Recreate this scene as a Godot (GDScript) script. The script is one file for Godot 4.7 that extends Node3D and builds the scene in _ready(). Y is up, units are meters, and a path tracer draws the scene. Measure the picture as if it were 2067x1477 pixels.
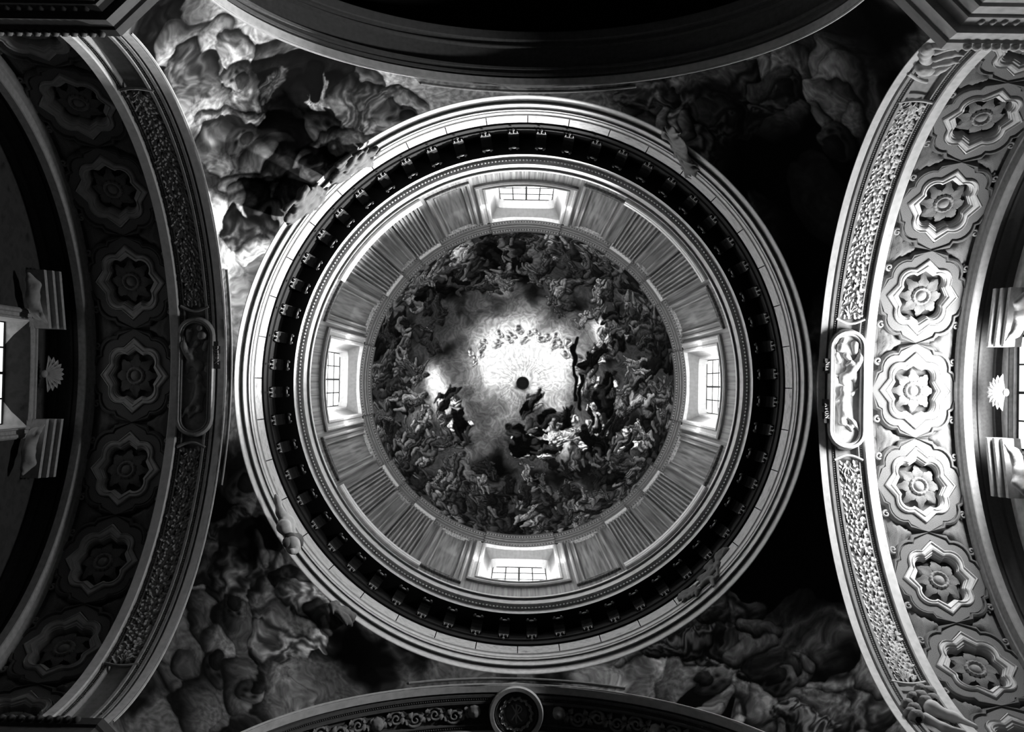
extends Node3D
# Looking straight up into the crossing of a domed church: four arches, four painted pendentives, a drum with four windows, a painted dome.
# Axes used while building: x to the right of the picture, w down the picture, h up from the eye. P() turns them into the scene's own axes.
const F := 1934.0        # focal length in pixels of the 2067 x 1477 frame
const ZX := 1055.0       # where the zenith shows in that frame
const ZY := 773.0
const ROLL := 0.0192
const EYE := 1.6
const HS := 23.8         # springing of the four arches above the eye
const SPH := 13.321      # radius of the sphere that carries the pendentives
var OFF := {}            # thing -> the point its meshes are measured from
var NUM := {}
var M := {}

static func P(x: float, w: float, h: float) -> Vector3:
	return Vector3(x, h + EYE, -w)

static func C(a: float, r: float, h: float) -> Vector3:
	return Vector3(r * cos(a), h + EYE, -r * sin(a))

class MB:
	var v := PackedVector3Array()
	var n := PackedVector3Array()
	var uv := PackedVector2Array()
	var ix := PackedInt32Array()

	# a sheet of rows of points; «toward» is a point that the first face looks at, or a bool that turns it round
	func grid(rows: Array, toward = false, uvs: Array = []) -> void:
		var nr := rows.size()
		var nc: int = rows[0].size()
		var base := v.size()
		var acc := PackedVector3Array()
		acc.resize(nr * nc)
		var flip := false
		var known := typeof(toward) == TYPE_BOOL
		if known:
			flip = toward
		for i in nr - 1:
			var r0: PackedVector3Array = rows[i]
			var r1: PackedVector3Array = rows[i + 1]
			for j in nc - 1:
				var f := (r1[j + 1] - r0[j]).cross(r1[j] - r0[j + 1])
				if not known and f.length_squared() > 1e-14:
					flip = f.dot(toward - (r0[j] + r1[j + 1]) * 0.5) < 0.0
					known = true
				acc[i * nc + j] += f
				acc[i * nc + j + 1] += f
				acc[i * nc + nc + j] += f
				acc[i * nc + nc + j + 1] += f
		for i in nr:
			var r: PackedVector3Array = rows[i]
			var closed := nc > 3 and r[0].distance_squared_to(r[nc - 1]) < 1e-10
			if closed:
				var s := acc[i * nc] + acc[i * nc + nc - 1]
				acc[i * nc] = s
				acc[i * nc + nc - 1] = s
			v.append_array(r)
			if uvs.size():
				uv.append_array(uvs[i])
			else:
				for j in nc:
					uv.append(Vector2(float(j) / (nc - 1), float(i) / (nr - 1)))
		for k in nr * nc:
			n.append((-acc[k] if flip else acc[k]).normalized())
		for i in nr - 1:
			for j in nc - 1:
				var a := base + i * nc + j
				var b := a + 1
				var c := a + nc + 1
				var d := a + nc
				if flip:
					ix.append_array([a, b, c, a, c, d])
				else:
					ix.append_array([a, c, b, a, d, c])

	func quad(a: Vector3, b: Vector3, c: Vector3, d: Vector3, toward = false) -> void:
		grid([PackedVector3Array([a, b]), PackedVector3Array([d, c])], toward)

	# turned about the dome's axis: profile of (radius, height), walked so that the side seen is on the left going up
	func lathe(prof: Array, a0: float, a1: float, k: int, caps := false, smooth := false) -> void:
		var rows := []
		for p in prof:
			var r := PackedVector3Array()
			for j in k + 1:
				r.append(Vector3(p.x * cos(a0 + (a1 - a0) * j / k), p.y + 1.6, -p.x * sin(a0 + (a1 - a0) * j / k)))
			rows.append(r)
		if smooth:
			var q: Vector3 = rows[0][0]
			var s: Vector2 = prof[1] - prof[0]
			grid(rows, q + Vector3(-s.y * cos(a0), s.x, s.y * sin(a0)) * 50.0)
		else:
			for i in prof.size() - 1:
				var s: Vector2 = (prof[i + 1] - prof[i]).normalized()
				var am := a0 + (a1 - a0) * 0.5 / k
				var q: Vector3 = (rows[i][0] + rows[i + 1][1]) * 0.5
				grid([rows[i], rows[i + 1]], q + Vector3(-s.y * cos(am), s.x, s.y * sin(am)))
		if caps:
			for e in [0, k]:
				var mid := Vector3.ZERO
				for r in rows:
					mid += r[e] / rows.size()
				var out: Vector3 = mid - rows[0][1 if e == 0 else k - 1] + rows[0][e]
				for i in prof.size():
					tri(mid, rows[i][e], rows[(i + 1) % prof.size()][e], (out - mid) * 30.0 + mid)

	func tri(a: Vector3, b: Vector3, c: Vector3, toward: Vector3) -> void:
		var f := (b - a).cross(c - a)
		if f.length_squared() < 1e-16:
			return
		var flip := f.dot(toward - a) < 0.0
		var base := v.size()
		v.append_array([a, b, c])
		for i in 3:
			n.append((-f if flip else f).normalized())
			uv.append(Vector2(i % 2, i / 2))
		ix.append_array([base, base + 1, base + 2] if flip else [base, base + 2, base + 1])

	# along an arch: profile of (outward x, radius), walked outwards, seen from inside the arch
	func arch(prof: Array, hs: float, t0: float, t1: float, k: int, smooth := false) -> void:
		var rows := []
		for p in prof:
			var r := PackedVector3Array()
			for j in k + 1:
				var t := t0 + (t1 - t0) * j / k
				r.append(Vector3(p.x, hs + 1.6 + p.y * cos(t), -p.y * sin(t)))
			rows.append(r)
		var tm := t0 + (t1 - t0) * 0.5 / k
		for i in prof.size() - 1:
			var s: Vector2 = (prof[i + 1] - prof[i]).normalized()
			var q: Vector3 = (rows[i][0] + rows[i + 1][1]) * 0.5
			grid([rows[i], rows[i + 1]], q + Vector3(s.y, -s.x * cos(tm), s.x * sin(tm)))

	# strips between outlines with the same number of points
	func loft(lines: Array, toward, smooth := false) -> void:
		if smooth:
			grid(lines, toward)
			return
		for i in lines.size() - 1:
			grid([lines[i], lines[i + 1]], toward)

	func fan(line: PackedVector3Array, toward: Vector3) -> void:
		var mid := Vector3.ZERO
		for p in line:
			mid += p / line.size()
		for i in line.size() - 1:
			tri(mid, line[i], line[i + 1], toward)

	func box(c: Vector3, s: Vector3, b := Basis.IDENTITY, bev := 0.0) -> void:
		var h := s * 0.5
		var e := minf(bev, minf(h.x, minf(h.y, h.z)) * 0.9)
		for ax in 3:
			for sg in [-1.0, 1.0]:
				var u := Vector3.ZERO
				var w := Vector3.ZERO
				var d := Vector3.ZERO
				u[(ax + 1) % 3] = h[(ax + 1) % 3] - e
				w[(ax + 2) % 3] = h[(ax + 2) % 3] - e
				d[ax] = h[ax] * sg
				quad(c + b * (d - u - w), c + b * (d + u - w), c + b * (d + u + w), c + b * (d - u + w), c + b * d * 9.0)
		if e > 0.0:
			for ax in 3:
				for s1 in [-1.0, 1.0]:
					for s2 in [-1.0, 1.0]:
						var l := Vector3.ZERO
						l[ax] = h[ax] - e
						var p := Vector3.ZERO
						var q := Vector3.ZERO
						p[(ax + 1) % 3] = h[(ax + 1) % 3] * s1
						p[(ax + 2) % 3] = (h[(ax + 2) % 3] - e) * s2
						q[(ax + 1) % 3] = (h[(ax + 1) % 3] - e) * s1
						q[(ax + 2) % 3] = h[(ax + 2) % 3] * s2
						quad(c + b * (p - l), c + b * (p + l), c + b * (q + l), c + b * (q - l), c + b * (p + q) * 9.0)

	func tube(path: PackedVector3Array, radii, k := 8, closed := false) -> void:
		var rows := []
		var m := path.size()
		var up := Vector3(0.31, 0.87, 0.37)
		for i in m:
			var t := path[(i + 1) % m if closed else mini(i + 1, m - 1)] - path[(i - 1 + m) % m if closed else maxi(i - 1, 0)]
			t = t.normalized()
			var a := (up - t * up.dot(t)).normalized()
			var b := t.cross(a)
			var r: float = radii[i] if typeof(radii) == TYPE_ARRAY or typeof(radii) == TYPE_PACKED_FLOAT32_ARRAY else radii
			var row := PackedVector3Array()
			for j in k + 1:
				row.append(path[i] + (a * cos(TAU * j / k) + b * sin(TAU * j / k)) * r)
			rows.append(row)
		if closed:
			rows.append(rows[0])
		var q: Vector3 = (rows[0][0] - path[0]) * 20.0 + path[0]
		grid(rows, q)
		if not closed:
			fan(rows[0], path[0] * 2.0 - path[1])
			fan(rows[m - 1], path[m - 1] * 2.0 - path[m - 2])

	func ball(c: Vector3, s: Vector3, b := Basis.IDENTITY, k := 8, rings := 5) -> void:
		var rows := []
		for i in rings + 1:
			var t := PI * i / rings
			var r := PackedVector3Array()
			for j in k + 1:
				var f := TAU * j / k
				r.append(c + b * (Vector3(sin(t) * cos(f), cos(t), sin(t) * sin(f)) * s))
			rows.append(r)
		var base := v.size()
		grid(rows, false)
		# normals straight from the shape
		for i in range(base, v.size()):
			var l := b.transposed() * (v[i] - c)
			n[i] = (b * (l / (s * s))).normalized()

	func shift(d: Vector3) -> void:
		for i in v.size():
			v[i] += d

	func mesh() -> ArrayMesh:
		var a := []
		a.resize(Mesh.ARRAY_MAX)
		a[Mesh.ARRAY_VERTEX] = v
		a[Mesh.ARRAY_NORMAL] = n
		a[Mesh.ARRAY_TEX_UV] = uv
		a[Mesh.ARRAY_INDEX] = ix
		var m := ArrayMesh.new()
		m.add_surface_from_arrays(Mesh.PRIMITIVE_TRIANGLES, a)
		return m

func numbered(called: String) -> String:
	var k: int = NUM.get(called, 0)
	NUM[called] = k + 1
	return called if k == 0 else "%s_%03d" % [called, k]

func thing(called: String, label: String, category: String, base := Vector3.ZERO, turn := 0.0, group := "") -> Node3D:
	var o := Node3D.new()
	o.name = numbered(called)
	add_child(o)
	o.position = base.rotated(Vector3.UP, turn)
	o.rotation.y = turn
	OFF[o] = base
	return tag(o, label, category, group)

func tag(o: Node3D, label: String, category: String, group := "") -> Node3D:
	o.set_meta("label", label)
	o.set_meta("category", category)
	if group:
		o.set_meta("group", group)
	return o

func part(called: String, mb: MB, mat: Material, parent: Node3D) -> MeshInstance3D:
	var o := MeshInstance3D.new()
	o.name = called
	var d: Vector3 = OFF.get(parent, Vector3.ZERO)
	if d != Vector3.ZERO:
		mb.shift(-d)
	o.mesh = mb.mesh()
	o.material_override = mat
	parent.add_child(o, true)
	OFF[o] = d
	return o

# a piece of the setting, with the pieces that belong to it as children
func struct(called: String, mb: MB, mat: Material, label := "", turn := 0.0) -> MeshInstance3D:
	var o := MeshInstance3D.new()
	o.name = numbered(called)
	o.mesh = mb.mesh()
	o.material_override = mat
	o.rotation.y = turn
	o.set_meta("kind", "structure")
	if label:
		o.set_meta("label", label)
	add_child(o, true)
	OFF[o] = Vector3.ZERO
	return o

func stuff(called: String, mesh: Mesh, mat: Material, at: Array, parent: Node3D) -> MultiMeshInstance3D:
	var mm := MultiMesh.new()
	mm.transform_format = MultiMesh.TRANSFORM_3D
	mm.mesh = mesh
	mm.instance_count = at.size()
	var d: Vector3 = OFF.get(parent, Vector3.ZERO)
	for i in at.size():
		var t: Transform3D = at[i]
		t.origin -= d
		mm.set_instance_transform(i, t)
	var o := MultiMeshInstance3D.new()
	o.name = called
	o.multimesh = mm
	o.material_override = mat
	o.set_meta("kind", "stuff")
	parent.add_child(o, true)
	return o

func copy(o: Node3D, called: String, turn: Transform3D, label: String) -> Node3D:
	var c: Node3D = o.duplicate()
	c.name = numbered(called)
	add_child(c)
	c.transform = turn * o.transform
	c.set_meta("label", label)
	return c

func noise_tex(seed_: int, freq: float, octaves: int, ramp: Array, size := 512) -> NoiseTexture2D:
	var nz := FastNoiseLite.new()
	nz.seed = seed_
	nz.noise_type = FastNoiseLite.TYPE_SIMPLEX_SMOOTH
	nz.frequency = freq
	nz.fractal_octaves = octaves
	var t := NoiseTexture2D.new()
	t.width = size
	t.height = size
	t.seamless = true
	t.noise = nz
	var g := Gradient.new()
	g.offsets = PackedFloat32Array()
	g.colors = PackedColorArray()
	var offs := PackedFloat32Array()
	var cols := PackedColorArray()
	for i in ramp.size():
		offs.append(float(i) / (ramp.size() - 1))
		cols.append(Color(ramp[i], ramp[i], ramp[i]))
	g.offsets = offs
	g.colors = cols
	t.color_ramp = g
	return t

func stone(called: String, tex: Texture2D, grey: float, scale: Vector3, rough := 0.8) -> StandardMaterial3D:
	var m := StandardMaterial3D.new()
	m.resource_name = called
	m.albedo_color = Color(grey, grey, grey)
	m.albedo_texture = tex
	m.uv1_triplanar = true
	m.uv1_world_triplanar = true
	m.uv1_scale = scale
	m.roughness = rough
	m.metallic_specular = 0.3
	m.cull_mode = BaseMaterial3D.CULL_DISABLED
	return m

func plain(called: String, grey: float, rough := 0.8) -> StandardMaterial3D:
	var m := StandardMaterial3D.new()
	m.resource_name = called
	m.albedo_color = Color(grey, grey, grey)
	m.roughness = rough
	m.metallic_specular = 0.3
	m.cull_mode = BaseMaterial3D.CULL_DISABLED
	return m

func glow(called: String, e: float) -> StandardMaterial3D:
	var m := plain(called, 0.9)
	m.emission_enabled = true
	m.emission = Color(1, 1, 1)
	m.emission_energy_multiplier = e
	return m

func area(called: String, at: Vector3, to: Vector3, size: Vector2, energy: float) -> void:
	var l := AreaLight3D.new()
	l.name = called
	l.area_size = size
	l.area_normalize_energy = true
	l.light_energy = energy
	l.area_range = 90.0
	l.area_attenuation = 2.0
	l.shadow_enabled = true
	add_child(l)
	l.look_at_from_position(at, to, Vector3.UP if absf((to - at).normalized().y) < 0.98 else Vector3.RIGHT)

func beam(called: String, at: Vector3, to: Vector3, half: float, energy: float) -> void:
	var l := SpotLight3D.new()
	l.name = called
	l.spot_angle = half
	l.spot_angle_attenuation = 0.6
	l.spot_range = 90.0
	l.spot_attenuation = 2.0
	l.light_energy = energy
	l.light_size = 0.5
	l.shadow_enabled = true
	add_child(l)
	l.look_at_from_position(at, to, Vector3.UP)

func _ready() -> void:
	# ---- camera
	var cam := Camera3D.new()
	cam.name = "camera"
	var ex := Vector2(cos(ROLL), -sin(ROLL))      # the picture's right in (x, w)
	var ey := Vector2(sin(ROLL), cos(ROLL))       # the picture's down
	var off := (ex * (1033.5 - ZX) + ey * (738.5 - ZY)) / F
	var fw := Vector3(off.x, 1.0, -off.y).normalized()
	var rt := Vector3(ex.x, 0.0, -ex.y)
	rt = (rt - fw * rt.dot(fw)).normalized()
	cam.transform = Transform3D(Basis(rt, (-fw).cross(rt), -fw), Vector3(0, EYE, 0))
	cam.fov = rad_to_deg(2.0 * atan(738.5 / F))
	cam.near = 0.1
	cam.far = 200.0
	add_child(cam)
	cam.current = true
	CAM = cam.transform
	# ---- sky and exposure
	var env := Environment.new()
	env.background_mode = Environment.BG_COLOR
	env.background_color = Color(0.8, 0.8, 0.8)
	env.background_energy_multiplier = 0.3
	env.ambient_light_source = Environment.AMBIENT_SOURCE_DISABLED
	env.tonemap_mode = Environment.TONE_MAPPER_LINEAR
	env.tonemap_exposure = 1.0
	env.sdfgi_enabled = true
	env.ssao_enabled = true
	env.ssil_enabled = true
	var we := WorldEnvironment.new()
	we.name = "sky"
	we.environment = env
	add_child(we)
	# ---- daylight through the windows: one area light just inside each, plus added uplights and one beam
	for k in 4:
		var a := k * PI / 2
		area("drum_window_light", C(a, 8.1, 46.4), C(a, 8.1 - cos(DRUM_DOWN), 46.4 - sin(DRUM_DOWN)), Vector2(2.8, 4.0), DRUM_E[k])
		area("added_dome_uplight", C(a, 8.1, 45.0), C(a, 8.1 - cos(DRUM_UP), 45.0 + sin(DRUM_UP)), Vector2(2.8, 3.0), DRUM_B[k])  # added uplight to brighten the painted dome
	area("right_window_light", P(16.05, 0, 30.5), P(0, 0, 30.9), Vector2(3.0, 1.6), RIGHT_E)
	beam("added_ring_beam", P(8.9, 0, 46.0), P(8.9 - 0.70, -0.312, 46.0 - 0.643), 26.0, BEAM_E)  # added spot, shaped to light only the ring and upper left pendentive
	area("left_window_light", P(-16.05, 0, 30.6), P(0, 0, 26.0), Vector2(3.0, 1.4), LEFT_E)
	materials()
	paint()
	shell()
	arms()
	pendentives()
	entablature()
	drum()
	dome()
	for k in 4:
		rib(k)
	coffers()
	transept_ends()
	ornaments()

const DRUM_DOWN := 1.34
const DRUM_UP := 1.55
const DRUM_E := [85.0, 85.0, 85.0, 85.0]
const DRUM_B := [108.0, 108.0, 108.0, 108.0]
const RIGHT_E := 300.0
const BEAM_E := 2000.0
const LEFT_E := 0.25

func materials() -> void:
	var fine := noise_tex(3, 0.012, 4, [0.8, 0.9, 0.96, 1.0])
	var veins := noise_tex(11, 0.012, 6, [0.45, 0.85, 0.95, 0.8, 1.0])
	var streak := noise_tex(7, 0.03, 5, [0.3, 0.6, 0.85, 1.0, 1.0])
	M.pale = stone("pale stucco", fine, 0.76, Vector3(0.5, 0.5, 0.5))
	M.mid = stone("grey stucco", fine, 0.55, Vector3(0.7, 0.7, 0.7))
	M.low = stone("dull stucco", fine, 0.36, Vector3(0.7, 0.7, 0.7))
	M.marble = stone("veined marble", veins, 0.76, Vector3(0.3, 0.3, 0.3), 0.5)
	M.dark = stone("dark stone", fine, 0.02, Vector3(0.6, 0.6, 0.6))
	M.black = plain("black plaster", 0.05, 0.95)  # on the upper arm the lack of light is put into this black
	M.drum = stone("streaked drum plaster", streak, 0.43, Vector3(0.55, 0.008, 0.55))
	M.drum2 = stone("grained panel plaster", streak, 0.37, Vector3(0.4, 0.012, 0.4))
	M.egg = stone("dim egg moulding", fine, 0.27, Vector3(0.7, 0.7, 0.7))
	M.shade = stone("dark veined lining", veins, 0.2, Vector3(0.2, 0.2, 0.2))
	M.band = stone("dark painted band", fine, 0.3, Vector3(1.0, 1.0, 1.0))
	M.gilt = stone("worn moulding", fine, 0.5, Vector3(1.5, 1.5, 1.5), 0.5)
	M.iron = plain("dark iron bar", 0.06, 0.6)
	M.floor = plain("dark marble floor", 0.06, 0.5)
	M.rough = stone("stippled stucco", noise_tex(23, 0.09, 3, [0.4, 0.7, 1.0, 1.0]), 0.47, Vector3(1.2, 1.2, 1.2))
	M.pane = glow("bright window glass", 1.0)

# ---- floor, piers and walls
func shell() -> void:
	var f := MB.new()
	f.box(Vector3(0, -0.2, 0), Vector3(100, 0.4, 100))
	struct("floor", f, M.floor, "dark marble church floor below the crossing")
	for k in 4:
		var m := MB.new()
		# pier with its chamfered face, between two arches
		for lv in [[0.0, HS + 10.5]]:
			var pl := [Vector2(10.0, 8.8), Vector2(8.8, 10.0), Vector2(8.8, 10.8), Vector2(10.8, 10.8), Vector2(10.8, 8.8)]
			for i in 5:
				var a: Vector2 = pl[i]
				var b: Vector2 = pl[(i + 1) % 5]
				m.quad(Vector3(a.x, 0, -a.y), Vector3(b.x, 0, -b.y), Vector3(b.x, HS + EYE, -b.y), Vector3(a.x, HS + EYE, -a.y), Vector3(0, 12, 0) if i == 0 else Vector3((a.x + b.x) * 4 - 38, 12, -(a.y + b.y) * 4 + 38))
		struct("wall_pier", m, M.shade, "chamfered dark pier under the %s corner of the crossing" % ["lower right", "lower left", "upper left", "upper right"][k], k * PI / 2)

var VAULT := {}

# ---- the four arms behind the arches: side walls, vaults, end walls, cornice
func arms() -> void:
	for k in 4:
		var le: float = [16.3, 40.0, 16.3, 26.0][k]
		var mat: Material = [M.pale, M.low, M.low, M.black][k]  # left vault duller and upper arm black: their shade is in the colour
		var s := MB.new()
		for sg in [-1.0, 1.0]:
			s.box(P((10.8 + le) / 2, sg * 9.3, 11.5), Vector3(le - 10.8, 26.2, 1.0))
		struct("wall_side", s, M.shade, "dark side walls below the cornice of the %s arm" % ["right", "lower", "left", "upper"][k], k * PI / 2)
		var c := MB.new()
		if k % 2 == 0:
			c.arch([Vector2(11.85, 9.8), Vector2(14.9, 9.8), Vector2(14.91, 9.3)], HS, -PI / 2, PI / 2, 64)
			c.arch([Vector2(le + 0.6, 10.2), Vector2(11.85, 10.2)], HS, -PI / 2, PI / 2, 64)
		else:
			c.arch([Vector2(11.85, 9.2), Vector2(le, 9.2)], HS, -PI / 2, PI / 2, 64)
			c.arch([Vector2(le, 9.8), Vector2(11.85, 9.8)], HS, -PI / 2, PI / 2, 64)
		if k % 2 == 0:
			var bn := MB.new()
			bn.arch([Vector2(15.18, 9.12), Vector2(15.5, 9.12), Vector2(15.52, 9.05), Vector2(15.6, 9.05), Vector2(15.62, 9.16), Vector2(16.05, 9.16), Vector2(16.07, 9.05), Vector2(16.9, 9.0)], HS, -PI / 2, PI / 2, 64)
			struct("ceiling_band", bn, M.band, "dark painted band of the vault against the %s end wall" % ["right", "", "left"][k], k * PI / 2)
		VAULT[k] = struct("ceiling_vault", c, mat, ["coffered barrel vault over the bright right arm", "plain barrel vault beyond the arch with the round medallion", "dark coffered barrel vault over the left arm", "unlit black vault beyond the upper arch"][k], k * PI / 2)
		if k % 2 == 1:
			var e := MB.new()
			e.box(P(le + 0.4, 0, 16), Vector3(0.8, 36, 24))
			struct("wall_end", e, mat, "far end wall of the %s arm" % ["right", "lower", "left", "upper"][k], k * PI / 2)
	# cornice at the springing, one run round each corner
	for k in 4:
		var prof := [Vector2(0.0, 18.5), Vector2(0.22, 18.6), Vector2(0.22, 20.3), Vector2(0.3, 20.35), Vector2(0.3, 20.9), Vector2(0.36, 20.95), Vector2(0.36, 21.4), Vector2(0.42, 21.42), Vector2(0.48, 21.75), Vector2(0.64, 21.78), Vector2(0.64, 22.2), Vector2(0.7, 22.25), Vector2(0.76, 22.5), Vector2(0.0, 22.7)]
		var far0: float = [16.3, 40.0, 16.3, 26.0][k]
		var far1: float = [16.3, 40.0, 16.3, 26.0][(k + 1) % 4]
		var rows := []
		for p in prof:
			var q: float = p.x
			var d := q * tan(PI / 8)
			rows.append(PackedVector3Array([P(far0, 8.8 - q, p.y), P(10.0 - d * 1.0, 8.8 - q, p.y), P(8.8 - q, 10.0 - d * 1.0, p.y), P(8.8 - q, far1, p.y)]))
		var m := MB.new()
		for i in prof.size() - 1:
			for j in 3:
				var a := PackedVector3Array([rows[i][j], rows[i][j + 1]])
				var b := PackedVector3Array([rows[i + 1][j], rows[i + 1][j + 1]])
				m.grid([a, b], P(0, 0, 5.0))
		var o := struct("trim_cornice", m, M.pale if k == 3 or k == 0 else M.egg, "cornice running round the %s pier at the springing of the arches" % ["lower right", "lower left", "upper left", "upper right"][k], k * PI / 2)  # left corners take a darker stucco, shade put into the colour
		var eggs := []
		for run in [[P(far0, 8.8 - 0.42, 21.62), P(10.0, 8.8 - 0.42, 21.62), 0.26], [P(far0, 8.8 - 0.74, 22.38), P(10.0, 8.8 - 0.74, 22.38), 0.22], [P(8.8 - 0.42, 10.0, 21.62), P(8.8 - 0.42, minf(far1, 17), 21.62), 0.26], [P(8.8 - 0.74, 10.0, 22.38), P(8.8 - 0.74, minf(far1, 17), 22.38), 0.22]]:
			var a: Vector3 = run[0]
			var b: Vector3 = run[1]
			var cnt := int(minf(a.distance_to(b), 7.0) / run[2])
			var dir := (b - a).normalized()
			for i in cnt:
				eggs.append(Transform3D(Basis.IDENTITY, b - dir * run[2] * (i + 0.5) if a.distance_to(b) > 7.1 or true else a))
		var eb := MB.new()
		eb.ball(Vector3.ZERO, Vector3(0.1, 0.13, 0.1), Basis.IDENTITY, 6, 4)
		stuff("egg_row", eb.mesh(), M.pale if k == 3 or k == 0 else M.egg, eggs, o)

# ---- painted triangles between the arches and the ring
func sph_uv(p: Vector3) -> Vector2:
	var d := (p - Vector3(0, HS + EYE, 0)).normalized()
	var el := 0.36
	var c := Vector3(cos(el) * cos(PI / 4), sin(el), -cos(el) * sin(PI / 4))
	var e := Vector3(-sin(PI / 4), 0, -cos(PI / 4))       # along growing azimuth
	var up := e.cross(c)
	if up.y < 0:
		up = -up
	var th := acos(clampf(d.dot(c), -1, 1))
	var q := Vector2(d.dot(e), d.dot(up))
	q = q.normalized() * th if q.length() > 1e-9 else Vector2.ZERO
	return Vector2(0.5 + q.x / 1.44, 0.5 - q.y / 1.44)

func pendentives() -> void:
	for k in 4:
		var d0: float = ARCH_D[k]
		var d1: float = ARCH_D[(k + 1) % 4]
		var rows := []
		var uvs := []
		for i in 41:
			var h := lerpf(HS, 32.72, pow(i / 40.0, 0.8))
			var r := sqrt(SPH * SPH - (h - HS) * (h - HS))
			var a0 := acos(minf(1.0, d0 / r))
			var a1 := PI / 2 - acos(minf(1.0, d1 / r))
			var row := PackedVector3Array()
			var u := PackedVector2Array()
			for j in 49:
				var p := C(lerpf(a0, a1, j / 48.0), r, h)
				row.append(p)
				u.append(sph_uv(p))
			rows.append(row)
			uvs.append(u)
		var m := MB.new()
		m.grid(rows, P(0, 0, 20), uvs)
		var t := tag(part("pendentive_fresco", m, FM[k], self), ["pendentive fresco of dim reclining figures, lower right corner of the crossing", "pendentive fresco with a draped figure reaching down, lower left corner", "bright pendentive fresco with a dark robed figure among clouds, upper left corner", "shadowed pendentive fresco with dim limbs, upper right beside the bright arch"][k], "fresco", "painted pendentives")
		t.name = numbered("pendentive_fresco")
		t.rotation.y = k * PI / 2

const ARCH_D := [10.0, 10.16, 10.13, 10.13]

func arch_r(k: int) -> float:
	return sqrt(SPH * SPH - ARCH_D[k] * ARCH_D[k])

# ---- the ring over the arches
func entablature() -> void:
	var m := MB.new()
	m.lathe([Vector2(10.06, 32.72), Vector2(9.88, 32.74), Vector2(9.86, 32.78), Vector2(9.86, 33.18), Vector2(9.87, 33.5), Vector2(9.76, 33.5), Vector2(9.75, 33.22), Vector2(9.72, 33.22), Vector2(9.72, 33.58), Vector2(9.7, 33.6), Vector2(9.72, 33.78), Vector2(9.67, 33.78), Vector2(9.66, 33.63), Vector2(9.64, 33.63), Vector2(9.63, 33.74), Vector2(9.6, 33.76), Vector2(9.6, 34.04), Vector2(9.55, 34.06)], 0, TAU, 160)
	var o := struct("trim_ring", m, M.pale, "moulded stone ring resting on the four arches")
	for i in 40:
		var s := MB.new()
		var g := 0.0018
		var a0 := TAU * i / 40 + g
		var a1 := TAU * (i + 1) / 40 - g
		s.lathe([Vector2(9.7, 34.07), Vector2(9.57, 34.07), Vector2(9.56, 34.1), Vector2(9.56, 34.98), Vector2(9.57, 35.01), Vector2(9.7, 35.01)], a0, a1, 5, true)
		part("marble_slab", s, M.marble, o)
	var f := MB.new()
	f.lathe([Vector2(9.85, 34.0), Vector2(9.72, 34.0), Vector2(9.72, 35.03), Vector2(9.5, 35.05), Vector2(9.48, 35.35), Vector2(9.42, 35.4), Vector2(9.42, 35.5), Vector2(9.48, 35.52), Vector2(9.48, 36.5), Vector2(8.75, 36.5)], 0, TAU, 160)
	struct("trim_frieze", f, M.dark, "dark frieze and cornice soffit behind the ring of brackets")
	var c := MB.new()
	c.lathe([Vector2(8.76, 36.5), Vector2(8.75, 36.52), Vector2(8.75, 36.9), Vector2(8.76, 37.2), Vector2(8.54, 37.2), Vector2(8.53, 37.06), Vector2(8.5, 37.06), Vector2(8.48, 37.52), Vector2(8.49, 37.76), Vector2(8.41, 37.76), Vector2(8.4, 37.58), Vector2(8.38, 37.58), Vector2(8.38, 37.78), Vector2(8.8, 37.95)], 0, TAU, 160)
	var co := struct("trim_drum_cornice", c, M.pale, "bright stepped cornice above the brackets")
	var eb := MB.new()
	eb.ball(Vector3.ZERO, Vector3(0.035, 0.07, 0.045), Basis.IDENTITY, 6, 4)
	var eggs := []
	for i in 400:
		var a := TAU * i / 400
		eggs.append(Transform3D(Basis(Vector3.UP, a), C(a, 8.64, 36.98)))
	stuff("egg_row", eb.mesh(), M.pale, eggs, co)
	brackets()


func extrude(mb: MB, line: PackedVector3Array, d: Vector3) -> void:
	var mid := Vector3.ZERO
	for p in line:
		mid += p / line.size()
	var n := line.size()
	# flatten the outline on its own plane for the caps
	var nn := Vector3.ZERO
	for i in n:
		nn += (line[i] - mid).cross(line[(i + 1) % n] - mid)
	nn = nn.normalized()
	var ax := (line[1] - line[0]).normalized()
	var ay := nn.cross(ax)
	var fl := PackedVector2Array()
	for p in line:
		fl.append(Vector2((p - mid).dot(ax), (p - mid).dot(ay)))
	var t := Geometry2D.triangulate_polygon(fl)
	for i in range(0, t.size(), 3):
		mb.tri(line[t[i]], line[t[i + 1]], line[t[i + 2]], mid - d * 50.0)
		mb.tri(line[t[i]] + d, line[t[i + 1]] + d, line[t[i + 2]] + d, mid + d * 50.0)
	for i in n:
		var a := line[i]
		var b := line[(i + 1) % n]
		var out := (b - a).cross(nn)
		mb.quad(a, b, b + d, a + d, (a + b) * 0.5 + d * 0.5 + out.normalized() * 9.0)

const CLOCK := ["right", "lower", "left", "upper"]
const NTH := ["first", "second", "third", "fourth", "fifth", "sixth", "seventh", "eighth", "ninth", "tenth", "eleventh", "twelfth", "thirteenth", "fourteenth"]

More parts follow.
